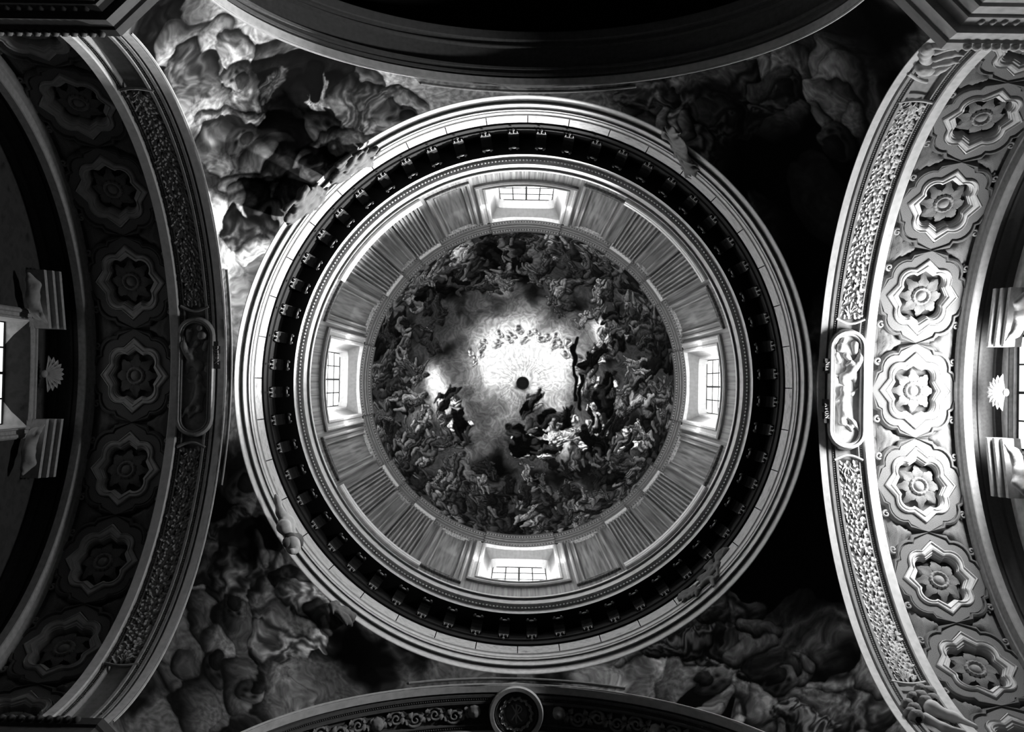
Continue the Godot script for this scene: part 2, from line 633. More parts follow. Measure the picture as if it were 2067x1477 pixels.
func brackets() -> void:
	var o := thing("scroll_bracket", "", "bracket", C(0, 9.2, 36.4), 0.0, "scroll brackets round the drum cornice")
	var b := MB.new()
	var line := PackedVector3Array()
	for p in [Vector2(9.48, 36.5), Vector2(8.98, 36.5), Vector2(8.96, 36.42), Vector2(9.0, 36.3), Vector2(9.1, 36.27), Vector2(9.2, 36.22), Vector2(9.3, 36.1), Vector2(9.36, 35.92), Vector2(9.37, 35.7), Vector2(9.48, 35.7)]:
		line.append(P(p.x, -0.2, p.y))
	extrude(b, line, P(0, 0.4, 0) - P(0, 0, 0))
	part("body", b, M.dark, o)  # body near black, its shade put into the colour
	var v := MB.new()
	v.tube(PackedVector3Array([P(9.0, -0.2, 36.31), P(9.0, -0.13, 36.31), P(9.0, 0.0, 36.31), P(9.0, 0.13, 36.31), P(9.0, 0.2, 36.31)]), [0.085, 0.07, 0.05, 0.07, 0.085], 10)
	part("scroll", v, M.dark, o)
	var tp := MB.new()
	for e in [-1.0, 1.0]:
		tp.ball(P(8.93, e * 0.13, 36.4), Vector3(0.035, 0.04, 0.045))
	tp.ball(P(8.95, 0, 36.25), Vector3(0.035, 0.05, 0.09))
	part("leaf_tip", tp, M.mid, o)  # tips and plates paler than the body, painted as if catching light
	var g := MB.new()
	g.box(P(9.36, 0, 35.68), Vector3(0.06, 0.04, 0.36))
	for i in 3:
		g.box(P(9.36, -0.14 + 0.14 * i, 35.56), Vector3(0.05, 0.24, 0.035), Basis.IDENTITY, 0.01)
	part("drop_plate", g, M.mid, o)
	var dr := MB.new()
	dr.ball(P(9.36, 0, 35.26), Vector3(0.05, 0.06, 0.05))
	part("drop", dr, M.mid, o)
	for i in 56:
		var lab := "scroll bracket under the drum cornice, %s clockwise from the %s drum window" % [NTH[i % 14], CLOCK[i / 14]]
		var a := TAU * (i + 0.5) / 56
		if i == 0:
			o.transform = Transform3D(Basis(Vector3.UP, a), C(a, 9.2, 36.4))
			o.set_meta("label", lab)
		else:
			var c: Node3D = o.duplicate()
			c.name = numbered("scroll_bracket")
			add_child(c)
			c.transform = Transform3D(Basis(Vector3.UP, a), C(a, 9.2, 36.4))
			c.set_meta("label", lab)

# ---- drum
const WIN_A := 0.2013   # half the angle of a window opening at the wall

# closed outline of a round-cornered window: half width, foot, head, rise of the head, corner radius
func win_line(hw: float, h0: float, h1: float, rise: float, rc: float, xf: Callable) -> PackedVector3Array:
	var q := PackedVector2Array()
	for i in 9:
		q.append(Vector2(-hw + 2 * hw * i / 8.0, h0))
	for i in range(1, 9):
		q.append(Vector2(hw, lerpf(h0, h1 - rc, i / 8.0)))
	for i in range(1, 7):
		var t := PI / 2 * i / 6.0
		q.append(Vector2(hw - rc + rc * cos(t), h1 - rc + rc * sin(t)))
	for i in range(1, 9):
		q.append(Vector2(lerpf(hw - rc, -hw + rc, i / 8.0), h1))
	for i in range(1, 7):
		var t := PI / 2 * i / 6.0
		q.append(Vector2(-hw + rc - rc * sin(t), h1 - rc + rc * cos(t)))
	for i in range(1, 9):
		q.append(Vector2(-hw, lerpf(h1 - rc, h0, i / 8.0)))
	var r := PackedVector3Array()
	for p in q:
		var y := p.y
		if p.y > h0 + (h1 - h0) * 0.5:
			y += rise * (1.0 - p.x * p.x / (hw * hw)) * clampf((p.y - (h1 - rc)) / maxf(rc, 0.01), 0.0, 1.0)
		r.append(P(xf.call(p.x), p.x, y))
	return r

func glazing(o: Node3D, x: float, hw: float, h0: float, h1: float, cols: int, rws: int) -> void:
	for i in cols:
		for j in rws:
			var p := MB.new()
			var cw := 2 * hw / cols
			var ch := (h1 - h0) / rws
			p.box(P(x, -hw + cw * (i + 0.5), h0 + ch * (j + 0.5)), Vector3(0.02, ch - 0.05, cw - 0.05))
			part("pane", p, M.pane, o)
	var b := MB.new()
	for i in range(0, cols + 1):
		var mid := i * 2 == cols
		b.box(P(x - 0.02, -hw + 2 * hw * i / cols, (h0 + h1) / 2), Vector3(0.07, h1 - h0, 0.09 if mid else 0.055))
	for j in range(0, rws + 1):
		b.box(P(x - 0.02, 0, h0 + (h1 - h0) * j / rws), Vector3(0.06, 0.05, 2 * hw))
	part("glazing_bars", b, M.iron, o)

func drum() -> void:
	var wall := func(w): return sqrt(8.75 * 8.75 - w * w)
	for k in 4:
		var m := MB.new()
		var a0 := WIN_A
		var a1 := PI / 2 - WIN_A
		m.lathe([Vector2(8.75, 37.9), Vector2(8.75, 50.7)], a0, a1, 48)
		m.lathe([Vector2(9.9, 50.7), Vector2(9.9, 37.9)], a0, a1, 48)
		m.lathe([Vector2(8.75, 37.9), Vector2(8.75, 41.8)], -WIN_A, WIN_A, 16)
		m.lathe([Vector2(8.75, 50.2), Vector2(8.75, 50.7)], -WIN_A, WIN_A, 16)
		struct("wall_drum", m, M.drum, "streaked plaster wall of the drum from the %s to the %s window" % [CLOCK[k], CLOCK[(k + 1) % 4]], k * PI / 2)
		# window
		var w := Node3D.new()
		w.name = "window_%d" % (k + 1)
		w.set_meta("kind", "structure")
		w.set_meta("label", "deep drum window on the %s side of the dome, glowing with daylight" % CLOCK[k])
		w.position = C(k * PI / 2, 8.75, 41.8)
		w.rotation.y = k * PI / 2
		OFF[w] = C(0, 8.75, 41.8)
		add_child(w)
		var fr := MB.new()
		var ls := []
		for l in [[0.5, -0.02], [0.5, 0.1], [0.44, 0.16], [0.36, 0.16], [0.33, 0.11], [0.16, 0.11], [0.14, 0.17], [0.05, 0.17], [0.02, 0.12], [0.0, 0.0]]:
			var pr: float = l[1]
			ls.append(win_line(1.75 + l[0], 41.8 - l[0] * 1.5, minf(50.2 + l[0], 50.45), 0.0, 0.02 + 0.3 * (0.5 - l[0]), func(ww): return sqrt(76.5625 - ww * ww) - pr))
		fr.loft(ls, P(0, 0, 44))
		part("frame_moulding", fr, M.mid, w)
		var rv := MB.new()
		rv.loft([win_line(1.76, 41.8, 50.2, 0.0, 0.17, wall), win_line(1.72, 41.9, 50.18, 0.0, 0.25, func(_w): return 8.72), win_line(1.52, 42.1, 49.95, 0.05, 0.35, func(_w): return 9.12)], P(8.0, 0, 46))
		part("outer_reveal", rv, M.low, w)
		var r2 := MB.new()
		r2.loft([win_line(1.52, 42.1, 49.95, 0.05, 0.35, func(_w): return 9.12), win_line(1.44, 42.1, 49.85, 0.05, 0.35, func(_w): return 9.12), win_line(1.34, 42.2, 49.6, 0.05, 0.4, func(_w): return 9.56)], P(8.0, 0, 46))
		part("inner_reveal", r2, M.mid, w)
		var bk := MB.new()
		bk.box(P(9.75, 0, 46), Vector3(0.2, 9.2, 3.6))
		part("shutter_wall", bk, M.mid, w)
		glazing(w, 9.54, 1.34, 42.2, 49.6, 4, 5)
	# fluted pilasters, panels
	var pi := thing("fluted_pilaster", "", "pilaster", C(0, 8.7, 38.4), 0.0, "fluted pilasters of the drum")
	var ha := 0.0775
	var plan := [Vector2(-ha, 8.78), Vector2(-ha, 8.52)]
	for f in 7:
		var c := lerpf(-ha * 0.84, ha * 0.84, f / 6.0)
		var fw := ha * 0.1
		for t in [[-1.0, 0.0], [-0.75, 0.07], [0.0, 0.12], [0.75, 0.07], [1.0, 0.0]]:
			plan.append(Vector2(c + fw * t[0], 8.52 + t[1]))
	plan.append_array([Vector2(ha, 8.52), Vector2(ha, 8.78)])
	var sh := MB.new()
	for i in plan.size() - 1:
		var a: Vector2 = plan[i]
		var b: Vector2 = plan[i + 1]
		sh.quad(C(a.x, a.y, 39.2), C(b.x, b.y, 39.2), C(b.x, b.y, 50.4), C(a.x, a.y, 50.4), C((a.x + b.x) * 0.5, 4.0, 45) if i > 0 and i < plan.size() - 2 else C(a.x * 3, 8.7, 45))
	part("shaft", sh, M.drum, pi)
	var ba := MB.new()
	ba.lathe([Vector2(8.74, 38.2), Vector2(8.42, 38.2), Vector2(8.42, 38.6), Vector2(8.46, 38.7), Vector2(8.44, 38.9), Vector2(8.5, 39.2), Vector2(8.74, 39.2)], -ha * 1.05, ha * 1.05, 6, true)
	part("base", ba, M.drum, pi)
	var ca := MB.new()
	ca.lathe([Vector2(8.74, 50.1), Vector2(8.5, 50.12), Vector2(8.49, 50.25), Vector2(8.46, 50.3), Vector2(8.44, 50.45), Vector2(8.74, 50.45)], -ha * 1.03, ha * 1.03, 6, true)
	part("capital", ca, M.mid, pi)
	var first := true
	for k in 4:
		for s in 2:
			var a := k * PI / 2 + deg_to_rad([36.2, 53.8][s])
			var lab := "fluted grey pilaster between the %s and %s drum windows, nearer the %s one" % [CLOCK[k], CLOCK[(k + 1) % 4], CLOCK[(k + s) % 4]]
			var c: Node3D = pi if first else pi.duplicate()
			if not first:
				c.name = numbered("fluted_pilaster")
				add_child(c)
			first = false
			c.transform = Transform3D(Basis(Vector3.UP, a), C(a, 8.7, 38.4))
			c.set_meta("label", lab)
	for kind in 2:
		var hw: float = [0.112, 0.066][kind]
		var pn := thing("wall_panel", "", "wall panel", C(0, 8.72, 40.4), 0.0, "sunk panels of the drum wall")
		var ls := []
		for l in [[0.0, -0.01], [0.0, 0.1], [0.06, 0.14], [0.13, 0.14], [0.16, 0.05], [0.3, 0.05], [0.33, 0.12], [0.37, 0.12], [0.4, 0.012]]:
			var r := PackedVector3Array()
			var g: float = l[0] / 8.75
			for i in 13:
				r.append(C(lerpf(-hw + g, hw - g, i / 12.0), 8.75 - l[1], 40.0 + l[0]))
			for i in range(1, 9):
				r.append(C(hw - g, 8.75 - l[1], lerpf(40.0 + l[0], 50.2 - l[0], i / 8.0)))
			for i in range(1, 13):
				r.append(C(lerpf(hw - g, -hw + g, i / 12.0), 8.75 - l[1], 50.2 - l[0]))
			for i in range(1, 9):
				r.append(C(-hw + g, 8.75 - l[1], lerpf(50.2 - l[0], 40.0 + l[0], i / 8.0)))
			ls.append(r)
		var mo := MB.new()
		mo.loft(ls, P(0, 0, 45))
		part("panel_moulding", mo, M.drum, pn)
		var fi := MB.new()
		fi.lathe([Vector2(8.738, 40.4), Vector2(8.738, 49.8)], -hw + 0.046, hw - 0.046, 8)
		part("panel_field", fi, M.drum2, pn)
		var f1 := true
		for k in 4:
			for s in ([22.6, 67.4] if kind == 0 else [45.0]):
				var a := k * PI / 2 + deg_to_rad(s)
				var lab := "narrow sunk panel between two pilasters, from the %s to the %s drum window" % [CLOCK[k], CLOCK[(k + 1) % 4]]
				if kind == 0:
					lab = "wide moulded wall panel beside the %s drum window on the side of the %s window" % ([CLOCK[k], CLOCK[(k + 1) % 4]] if s < 45.0 else [CLOCK[(k + 1) % 4], CLOCK[k]])
				var c: Node3D = pn if f1 else pn.duplicate()
				if not f1:
					c.name = numbered("wall_panel")
					add_child(c)
				f1 = false
				c.transform = Transform3D(Basis(Vector3.UP, a), C(a, 8.72, 40.4))
				c.set_meta("label", lab)
	# plinths that carry the pilasters
	for k in 4:
		var m := MB.new()
		m.lathe([Vector2(8.6, 37.72), Vector2(8.26, 37.72), Vector2(8.22, 37.78), Vector2(8.22, 37.95), Vector2(8.2, 38.0), Vector2(8.2, 38.28), Vector2(8.24, 38.32), Vector2(8.6, 38.34)], k * PI / 2 + deg_to_rad(28.4), k * PI / 2 + deg_to_rad(59.6), 24, true)
		struct("trim_plinth", m, M.pale, "projecting plinth of the pilaster pair between the %s and %s drum windows" % [CLOCK[k], CLOCK[(k + 1) % 4]])

func dome() -> void:
	var m := MB.new()
	var rows := []
	var uvs := []
	for i in 41:
		var t := (PI / 2) * (1.0 - i / 40.0) 
		var r := PackedVector3Array()
		var u := PackedVector2Array()
		for j in 129:
			var a := TAU * j / 128
			r.append(C(a, maxf(8.36 * sin(t), 0.0), 51.95 + 8.36 * cos(t)))
			u.append(Vector2(0.5, 0.5) + Vector2(cos(a), sin(a)) * (t / (PI / 2)) * 0.5)
		rows.append(r)
		uvs.append(u)
	m.grid(rows, P(0, 0, 50), uvs)
	var s := MB.new()
	s.lathe([Vector2(9.0, 51.0), Vector2(9.0, 52.2), Vector2(8.3, 56.5), Vector2(6.4, 59.4), Vector2(3.5, 60.9), Vector2(0.0, 61.4)], 0, TAU, 64, false, true)
	struct("ceiling", s, M.low, "plaster shell of the dome")
	var f := part("dome_fresco", m, FM[4], self)
	tag(f, "round dome painting of clouds and crowded figures with a bright centre", "fresco")
	var oc := thing("oculus_boss", "small dark round boss at the very top of the painted dome", "boss", P(0, 0, 60.2))
	var ob := MB.new()
	ob.lathe([Vector2(0.4, 60.27), Vector2(0.38, 60.14), Vector2(0.3, 60.1), Vector2(0.26, 60.2), Vector2(0.0, 60.22)], 0, TAU, 24)
	part("rim", ob, M.black, oc)
	var prof := [Vector2(8.78, 50.42), Vector2(8.72, 50.5), Vector2(8.66, 50.52), Vector2(8.64, 50.7), Vector2(8.56, 50.72), Vector2(8.52, 51.0), Vector2(8.46, 51.02), Vector2(8.46, 51.3), Vector2(8.4, 51.35), Vector2(8.36, 51.75), Vector2(8.32, 51.77), Vector2(8.3, 51.95), Vector2(8.45, 51.97)]
	var c := MB.new()
	c.lathe(prof, 0, TAU, 128)
	var o := struct("trim_dome_cornice", c, M.egg, "narrow cornice with egg moulding round the foot of the dome")
	for k in 4:
		for e in [[-12.6, 12.6], [31.4, 40.8], [49.2, 58.6]]:
			var b := MB.new()
			var p2 := []
			for p in prof:
				p2.append(Vector2(p.x - 0.1, p.y))
			p2[0].x = 8.8
			p2[12].x = 8.6
			b.lathe(p2, k * PI / 2 + deg_to_rad(e[0]), k * PI / 2 + deg_to_rad(e[1]), 14, true)
			part("cornice_break", b, M.egg, o)
	var eb := MB.new()
	eb.ball(Vector3.ZERO, Vector3(0.06, 0.1, 0.06), Basis.IDENTITY, 6, 4)
	var eggs := []
	for i in 360:
		var a := TAU * i / 360
		var dg := rad_to_deg(fmod(a, PI / 2))
		var pr := 0.1 if dg < 12.6 or dg > 77.4 or (dg > 31.4 and dg < 40.8) or (dg > 49.2 and dg < 58.6) else 0.0
		eggs.append(Transform3D(Basis(Vector3.UP, a), C(a, 8.65 - pr, 50.62)))
		eggs.append(Transform3D(Basis(Vector3.UP, a), C(a, 8.37 - pr, 51.55)))
	stuff("egg_row", eb.mesh(), M.low, eggs, o)

# a point on a vault along x: s runs along the arch from its top, d is depth behind the surface of radius rho
func vp(x: float, s: float, d: float, rho: float) -> Vector3:
	var t := s / rho
	return P(x, (rho + d) * sin(t), HS + (rho + d) * cos(t))

# barbed quatrefoil with points on its axes, unit size
func barb() -> PackedVector2Array:
	var r := PackedVector2Array()
	for k in 4:
		var q := [Vector2(1, 0), Vector2(0.775, 0.325)]
		for i in range(1, 8):
			var t := deg_to_rad(lerpf(-27.3, 117.3, i / 8.0))
			q.append(Vector2(0.478 + 0.334 * cos(t), 0.478 + 0.334 * sin(t)))
		q.append(Vector2(0.325, 0.775))
		for p in q:
			r.append(p.rotated(k * PI / 2))
	r.append(r[0])
	return r

func coffer_line(a: float, b: float, d: float, shape: PackedVector2Array) -> PackedVector3Array:
	var r := PackedVector3Array()
	for i in shape.size():
		var p := shape[i]
		var m := i % 10
		var sc := a if m == 0 else (a + b) * 0.5 if m == 1 or m == 9 else b
		r.append(vp(13.46 + clampf(p.x * sc * 1.46, -1.46, 1.46), clampf(p.y * sc * 1.62, -1.615, 1.615), d, 9.25))
	return r

func leaf(mb: MB, at: Callable, a: float, r0: float, r1: float, w: float, lift: float, lobes: float) -> void:
	var rows := []
	for i in 8:
		var u := i / 7.0
		var ww := w * pow(sin(PI * clampf(0.06 + u * 0.93, 0, 1)), 0.75) * (1.0 + lobes * sin(u * 15.0))
		var row := PackedVector3Array()
		for j in 7:
			var t := (j - 3) / 3.0
			var rr := lerpf(r0, r1, u)
			var q := Vector2(rr, ww * t).rotated(a)
			var hgt := lift * sin(PI * (0.15 + 0.75 * u)) + 0.05 * absf(t) * sin(PI * u) - 0.12 * lift * t * t
			row.append(at.call(q.x, q.y, hgt))
		rows.append(row)
	mb.grid(rows, at.call(cos(a) * r0, sin(a) * r0, 9.0))

func coffers() -> void:
	var sh := barb()
	var o := thing("coffer", "", "coffer", vp(13.46, 0, 0, 9.25), 0.0, "rosette coffers of the right vault")
	var down := P(13.46, 0, 10)
	var ls := []
	for l in [[4.0, 4.0, 0.16], [1.4, 1.04, 0.16], [1.39, 1.03, 0.02], [1.34, 0.99, -0.03], [1.28, 0.96, -0.03], [1.26, 0.945, 0.05], [1.23, 0.93, 0.06]]:
		ls.append(coffer_line(l[0], l[1], l[2], sh))
	var f := MB.new()
	f.loft(ls, down)
	part("spandrel_field", f, M.low, o)
	var rb := MB.new()
	rb.loft([coffer_line(1.23, 0.93, 0.06, sh), coffer_line(1.21, 0.92, 0.02, sh), coffer_line(0.84, 0.76, 0.02, sh), coffer_line(0.82, 0.745, 0.07, sh)], down)
	part("ribbon", rb, M.rough, o)
	var fr := MB.new()
	ls = []
	for l in [[0.82, 0.745, 0.07], [0.8, 0.735, -0.04], [0.77, 0.72, -0.06], [0.755, 0.71, -0.02], [0.68, 0.66, -0.01], [0.665, 0.65, -0.05], [0.62, 0.62, -0.02], [0.605, 0.61, 0.03], [0.57, 0.585, 0.04], [0.555, 0.575, 0.09], [0.54, 0.565, 0.09], [0.53, 0.56, 0.34]]:
		ls.append(coffer_line(l[0], l[1], l[2], sh))
	fr.loft(ls, down)
	part("frame", fr, M.pale, o)
	var fl := MB.new()
	fl.fan(coffer_line(0.54, 0.57, 0.335, sh), down)
	part("floor_plate", fl, M.band, o)
	# rosette with its leaves and petals
	var at := func(x, s, up): return vp(13.46 + x, s, 0.325 - up, 9.25)
	var ro := MB.new()
	var rows := []
	for l in [[0.24, 0.1], [0.2, 0.16], [0.15, 0.24], [0.11, 0.27], [0.05, 0.29], [0.001, 0.3]]:
		var r := PackedVector3Array()
		for j in 17:
			var a := TAU * j / 16
			r.append(at.call(l[0] * cos(a), l[0] * sin(a), l[1]))
		rows.append(r)
	ro.grid(rows, down)
	var rs := part("rosette", ro, M.mid, o)
	for i in 8:
		var lf := MB.new()
		leaf(lf, at, PI / 4 * i, 0.14, 0.74 if i % 2 == 0 else 0.76, 0.165, 0.2, 0.2)
		part("leaf", lf, M.rough, rs)
	for i in 14:
		var pe := MB.new()
		leaf(pe, at, TAU / 14 * i, 0.16, 0.36, 0.075, 0.27, 0.0)
		part("petal", pe, M.mid, rs)
	# carved infill of the triangle between two coffers
	var sp := []
	for side in 2:
		var g := MeshInstance3D.new()
		OFF[g] = vp(13.46, 1.62, 0, 9.25)
		var sg: float = [-1.0, 1.0][side]
		var at2 := func(x, s, up): return vp(13.46 + sg * x, 1.62 + s, 0.15 - up, 9.25)
		var b := MB.new()
		rows = []
		for i in 11:
			var u := i / 10.0
			var wd := 0.06 + 0.62 * pow(u, 1.25) * (1.0 + 0.1 * sin(u * 18.0))
			var row := PackedVector3Array()
			for j in 13:
				var t := (j - 6) / 6.0
				var up := 0.13 * (1.0 - t * t) * sin(PI * (0.1 + 0.85 * u)) + 0.035 * sin(u * 22.0 + absf(t) * 5.0) * cos(t * 9.0)
				if j == 0 or j == 12 or i == 0 or i == 10:
					up = 0.0
				row.append(at2.call(0.5 + 0.78 * u, wd * t, up))
			rows.append(row)
		b.grid(rows, down)
		b.shift(-OFF[g])
		g.mesh = b.mesh()
		g.material_override = M.rough
		for e in [-1.0, 1.0]:
			var path := PackedVector3Array()
			var rad := []
			for i in 22:
				var t := i / 21.0 * 2.6 * PI
				var r := 0.14 * (1.0 - i / 21.0 * 0.8)
				path.append(at2.call(1.27 + r * cos(t + PI), e * (0.62 + r * sin(t)), 0.08 + 0.05 * i / 21.0))
				rad.append(0.05 - 0.02 * i / 21.0)
			var tb := MB.new()
			tb.tube(path, rad, 6)
			part("volute", tb, M.mid, g)
		sp.append(g)
	# set them out along both vaults
	var place := ["", ""]
	for k in [0, 2]:
		var turn := Transform3D(Basis(Vector3.UP, k * PI / 2), Vector3.ZERO)
		for i in 9:
			var th := deg_to_rad(20.1 * (i - 4))
			var ax := Transform3D(Basis.IDENTITY, Vector3(0, HS + EYE, 0)) * Transform3D(Basis(Vector3.RIGHT, -th), Vector3.ZERO) * Transform3D(Basis.IDENTITY, Vector3(0, -HS - EYE, 0))
			var from_mid: String = ["fourth above", "third above", "second above", "next above", "level with", "next below", "second below", "third below", "fourth below"][i]
			var lab := "%s quatrefoil rosette coffer, %s the %s" % ["bright" if k == 0 else "dark", from_mid if k == 0 else from_mid.replace("above", "@").replace("below", "above").replace("@", "below"), "right end window" if k == 0 else "left end window"]
			var c: Node3D = o
			if k != 0 or i != 0:
				c = o.duplicate()
				c.name = numbered("coffer")
				add_child(c)
			c.transform = turn * ax * Transform3D(Basis.IDENTITY, vp(13.46, 0, 0, 9.25))
			c.set_meta("label", lab)
			c.set_meta("group", "rosette coffers of the %s vault" % ["right", "", "left"][k])
			if i == 8:
				continue
			for side in 2:
				var d: MeshInstance3D = sp[side] if k == 0 and i == 0 else sp[side].duplicate()
				d.name = "spandrel_ornament"
				VAULT[k].add_child(d, true)
				d.transform = ax * Transform3D(Basis.IDENTITY, vp(13.46, 1.62, 0, 9.25))

func rib(k: int) -> void:
	var d: float = ARCH_D[k]
	var q := arch_r(k) - 8.8
	var x := d - 10.0
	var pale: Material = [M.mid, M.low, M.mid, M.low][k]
	var m := MB.new()
	var T := PI / 2
	m.arch([Vector2(x + 10.0, q + 9.6), Vector2(x + 10.0, q + 8.82), Vector2(x + 10.02, q + 8.8), Vector2(x + 10.24, q + 8.8), Vector2(x + 10.25, q + 8.9)], HS, -T, T, 96)
	var o := struct("trim_arch", m, M.pale, ["bright moulded arch carrying the right coffered vault", "lower arch with the round monogram medallion", "dark moulded arch before the left coffered vault", "thin pale edge of the unlit upper arch"][k], k * PI / 2)
	var m2 := MB.new()
	m2.arch([Vector2(x + 10.25, q + 8.9), Vector2(x + 10.31, q + 8.9), Vector2(x + 10.32, q + 8.8), Vector2(x + 10.41, q + 8.8), Vector2(x + 10.42, q + 8.86), Vector2(x + 10.53, q + 8.86), Vector2(x + 10.54, q + 8.79), Vector2(x + 10.62, q + 8.79), Vector2(x + 10.65, q + 8.98), Vector2(x + 11.29, q + 8.98), Vector2(x + 11.33, q + 8.84), Vector2(x + 11.37, q + 8.84), Vector2(x + 11.38, q + 8.9), Vector2(x + 11.5, q + 8.9), Vector2(x + 11.51, q + 8.79)], HS, -T, T, 96)
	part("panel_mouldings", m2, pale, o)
	var m3 := MB.new()
	m3.arch([Vector2(x + 11.51, q + 8.79), Vector2(x + 11.55, q + 8.76), Vector2(x + 11.82, q + 8.76), Vector2(x + 11.85, q + 8.8), Vector2(x + 11.85, 9.8)], HS, -T, T, 96)
	part("inner_fillet", m3, M.pale if k != 3 else M.low, o)  # upper arch duller than the others, its darkness painted in
	if k % 2 == 0:
		var m4 := MB.new()
		m4.arch([Vector2(14.8, 9.3), Vector2(14.84, 9.1), Vector2(14.9, 9.05), Vector2(14.93, 8.82), Vector2(14.96, 8.8), Vector2(15.2, 8.8), Vector2(15.22, 8.85), Vector2(15.22, 9.4)], HS, -T, T, 96)
		part("outer_fillet", m4, pale, o)
	# moulding on the crossing side, along the edge of the painting
	var e := MB.new()
	if k > 0:
		e.arch([Vector2(d + 0.02, q + 8.8), Vector2(d - 0.05, q + 8.82), Vector2(d - 0.05, q + 8.92), Vector2(d - 0.1, q + 8.94)], HS, -T * 0.98, T * 0.98, 96)
		part("archivolt", e, M.pale, o)
		var sx := sqrt(SPH * SPH - (q + 8.97) * (q + 8.97))
		var bt := MB.new()
		var path := PackedVector3Array()
		for i in 33:
			var t := lerpf(-0.42, 0.42, i / 32.0)
			path.append(P(sx - 0.02, (q + 8.97) * sin(t), HS + (q + 8.97) * cos(t)))
		bt.tube(path, 0.045, 6)
		part("inner_archivolt", bt, M.mid, o)
	if k == 3:
		return
	var bd := MB.new()
	bd.ball(Vector3.ZERO, Vector3(0.034, 0.034, 0.034), Basis.IDENTITY, 6, 4)
	var beads := []
	for i in 330:
		var s := (i - 164.5) * 0.078
		beads.append(Transform3D(Basis.IDENTITY, vp(x + 10.475, s, 0.04, q + 8.8)))
		beads.append(Transform3D(Basis.IDENTITY, vp(x + 11.44, s, 0.08, q + 8.8)))
	stuff("bead_string", bd.mesh(), pale, beads, o)
func transept_ends() -> void:
	for k in [0, 2]:
		var m := MB.new()
		# the right window stands almost flush with its wall, the left one deep behind a splayed reveal
		var hw: float = 1.94 if k == 0 else 1.77
		var top: float = 32.0 if k == 0 else 31.45
		var xp: float = 16.46 if k == 0 else 17.16
		for sg in [-1.0, 1.0]:
			m.box(P(16.75, sg * (hw + 10.03) * 0.5, 16), Vector3(0.9, 40, 10.03 - hw))
		m.box(P(16.75, 0, 13.4), Vector3(0.9, 31.4, hw * 2))
		m.box(P(16.75, 0, (top + 36.0) * 0.5), Vector3(0.9, 36.0 - top, hw * 2))
		struct("wall_end", m, M.pale if k == 0 else M.shade, "end wall round the window at the %s edge of the picture" % ["right", "", "left"][k], k * PI / 2)  # left wall darker than its twin, shade carried by the material
		var w := Node3D.new()
		w.name = "window_%d" % (5 if k == 0 else 6)
		w.set_meta("kind", "structure")
		w.set_meta("label", "end window glowing at the %s edge of the picture" % ["right", "", "left"][k])
		w.position = P(16.3, 0, 29.1).rotated(Vector3.UP, k * PI / 2)
		w.rotation.y = k * PI / 2
		OFF[w] = P(16.3, 0, 29.1)
		add_child(w)
		var rv := MB.new()
		rv.loft([win_line(hw + 0.01, 29.1, top, 0.04, 0.05, func(_w): return 16.27), win_line(hw - 0.08, 29.2, top - 0.03, 0.04, 0.05, func(_w): return xp + 0.05)], P(16.0, 0, 30.5))
		part("reveal", rv, M.pale, w)
		var fs := 0.5 if k == 0 else 1.0
		var fr := MB.new()
		var ls := []
		for l in [[0.34, -0.02], [0.34, 0.06], [0.28, 0.12], [0.2, 0.12], [0.17, 0.07], [0.06, 0.07], [0.04, 0.12], [0.0, 0.1], [-0.01, -0.03]]:
			var pr: float = l[1]
			ls.append(win_line(hw + 0.01 + l[0] * fs, 29.1 - l[0], top + l[0] * fs, 0.04, 0.05, func(_w): return 16.3 - pr))
		fr.loft(ls, P(12.0, 0, 30.5))
		part("frame_moulding", fr, M.mid, w)
		glazing(w, xp, hw - 0.08, 29.2, top - 0.04, 4, 2)
		var bk := MB.new()
		bk.box(P(17.5, 0, 30.5), Vector3(0.2, 4.4, 4.4))
		part("shutter_wall", bk, M.mid, w)
		end_wall_dressing(k)

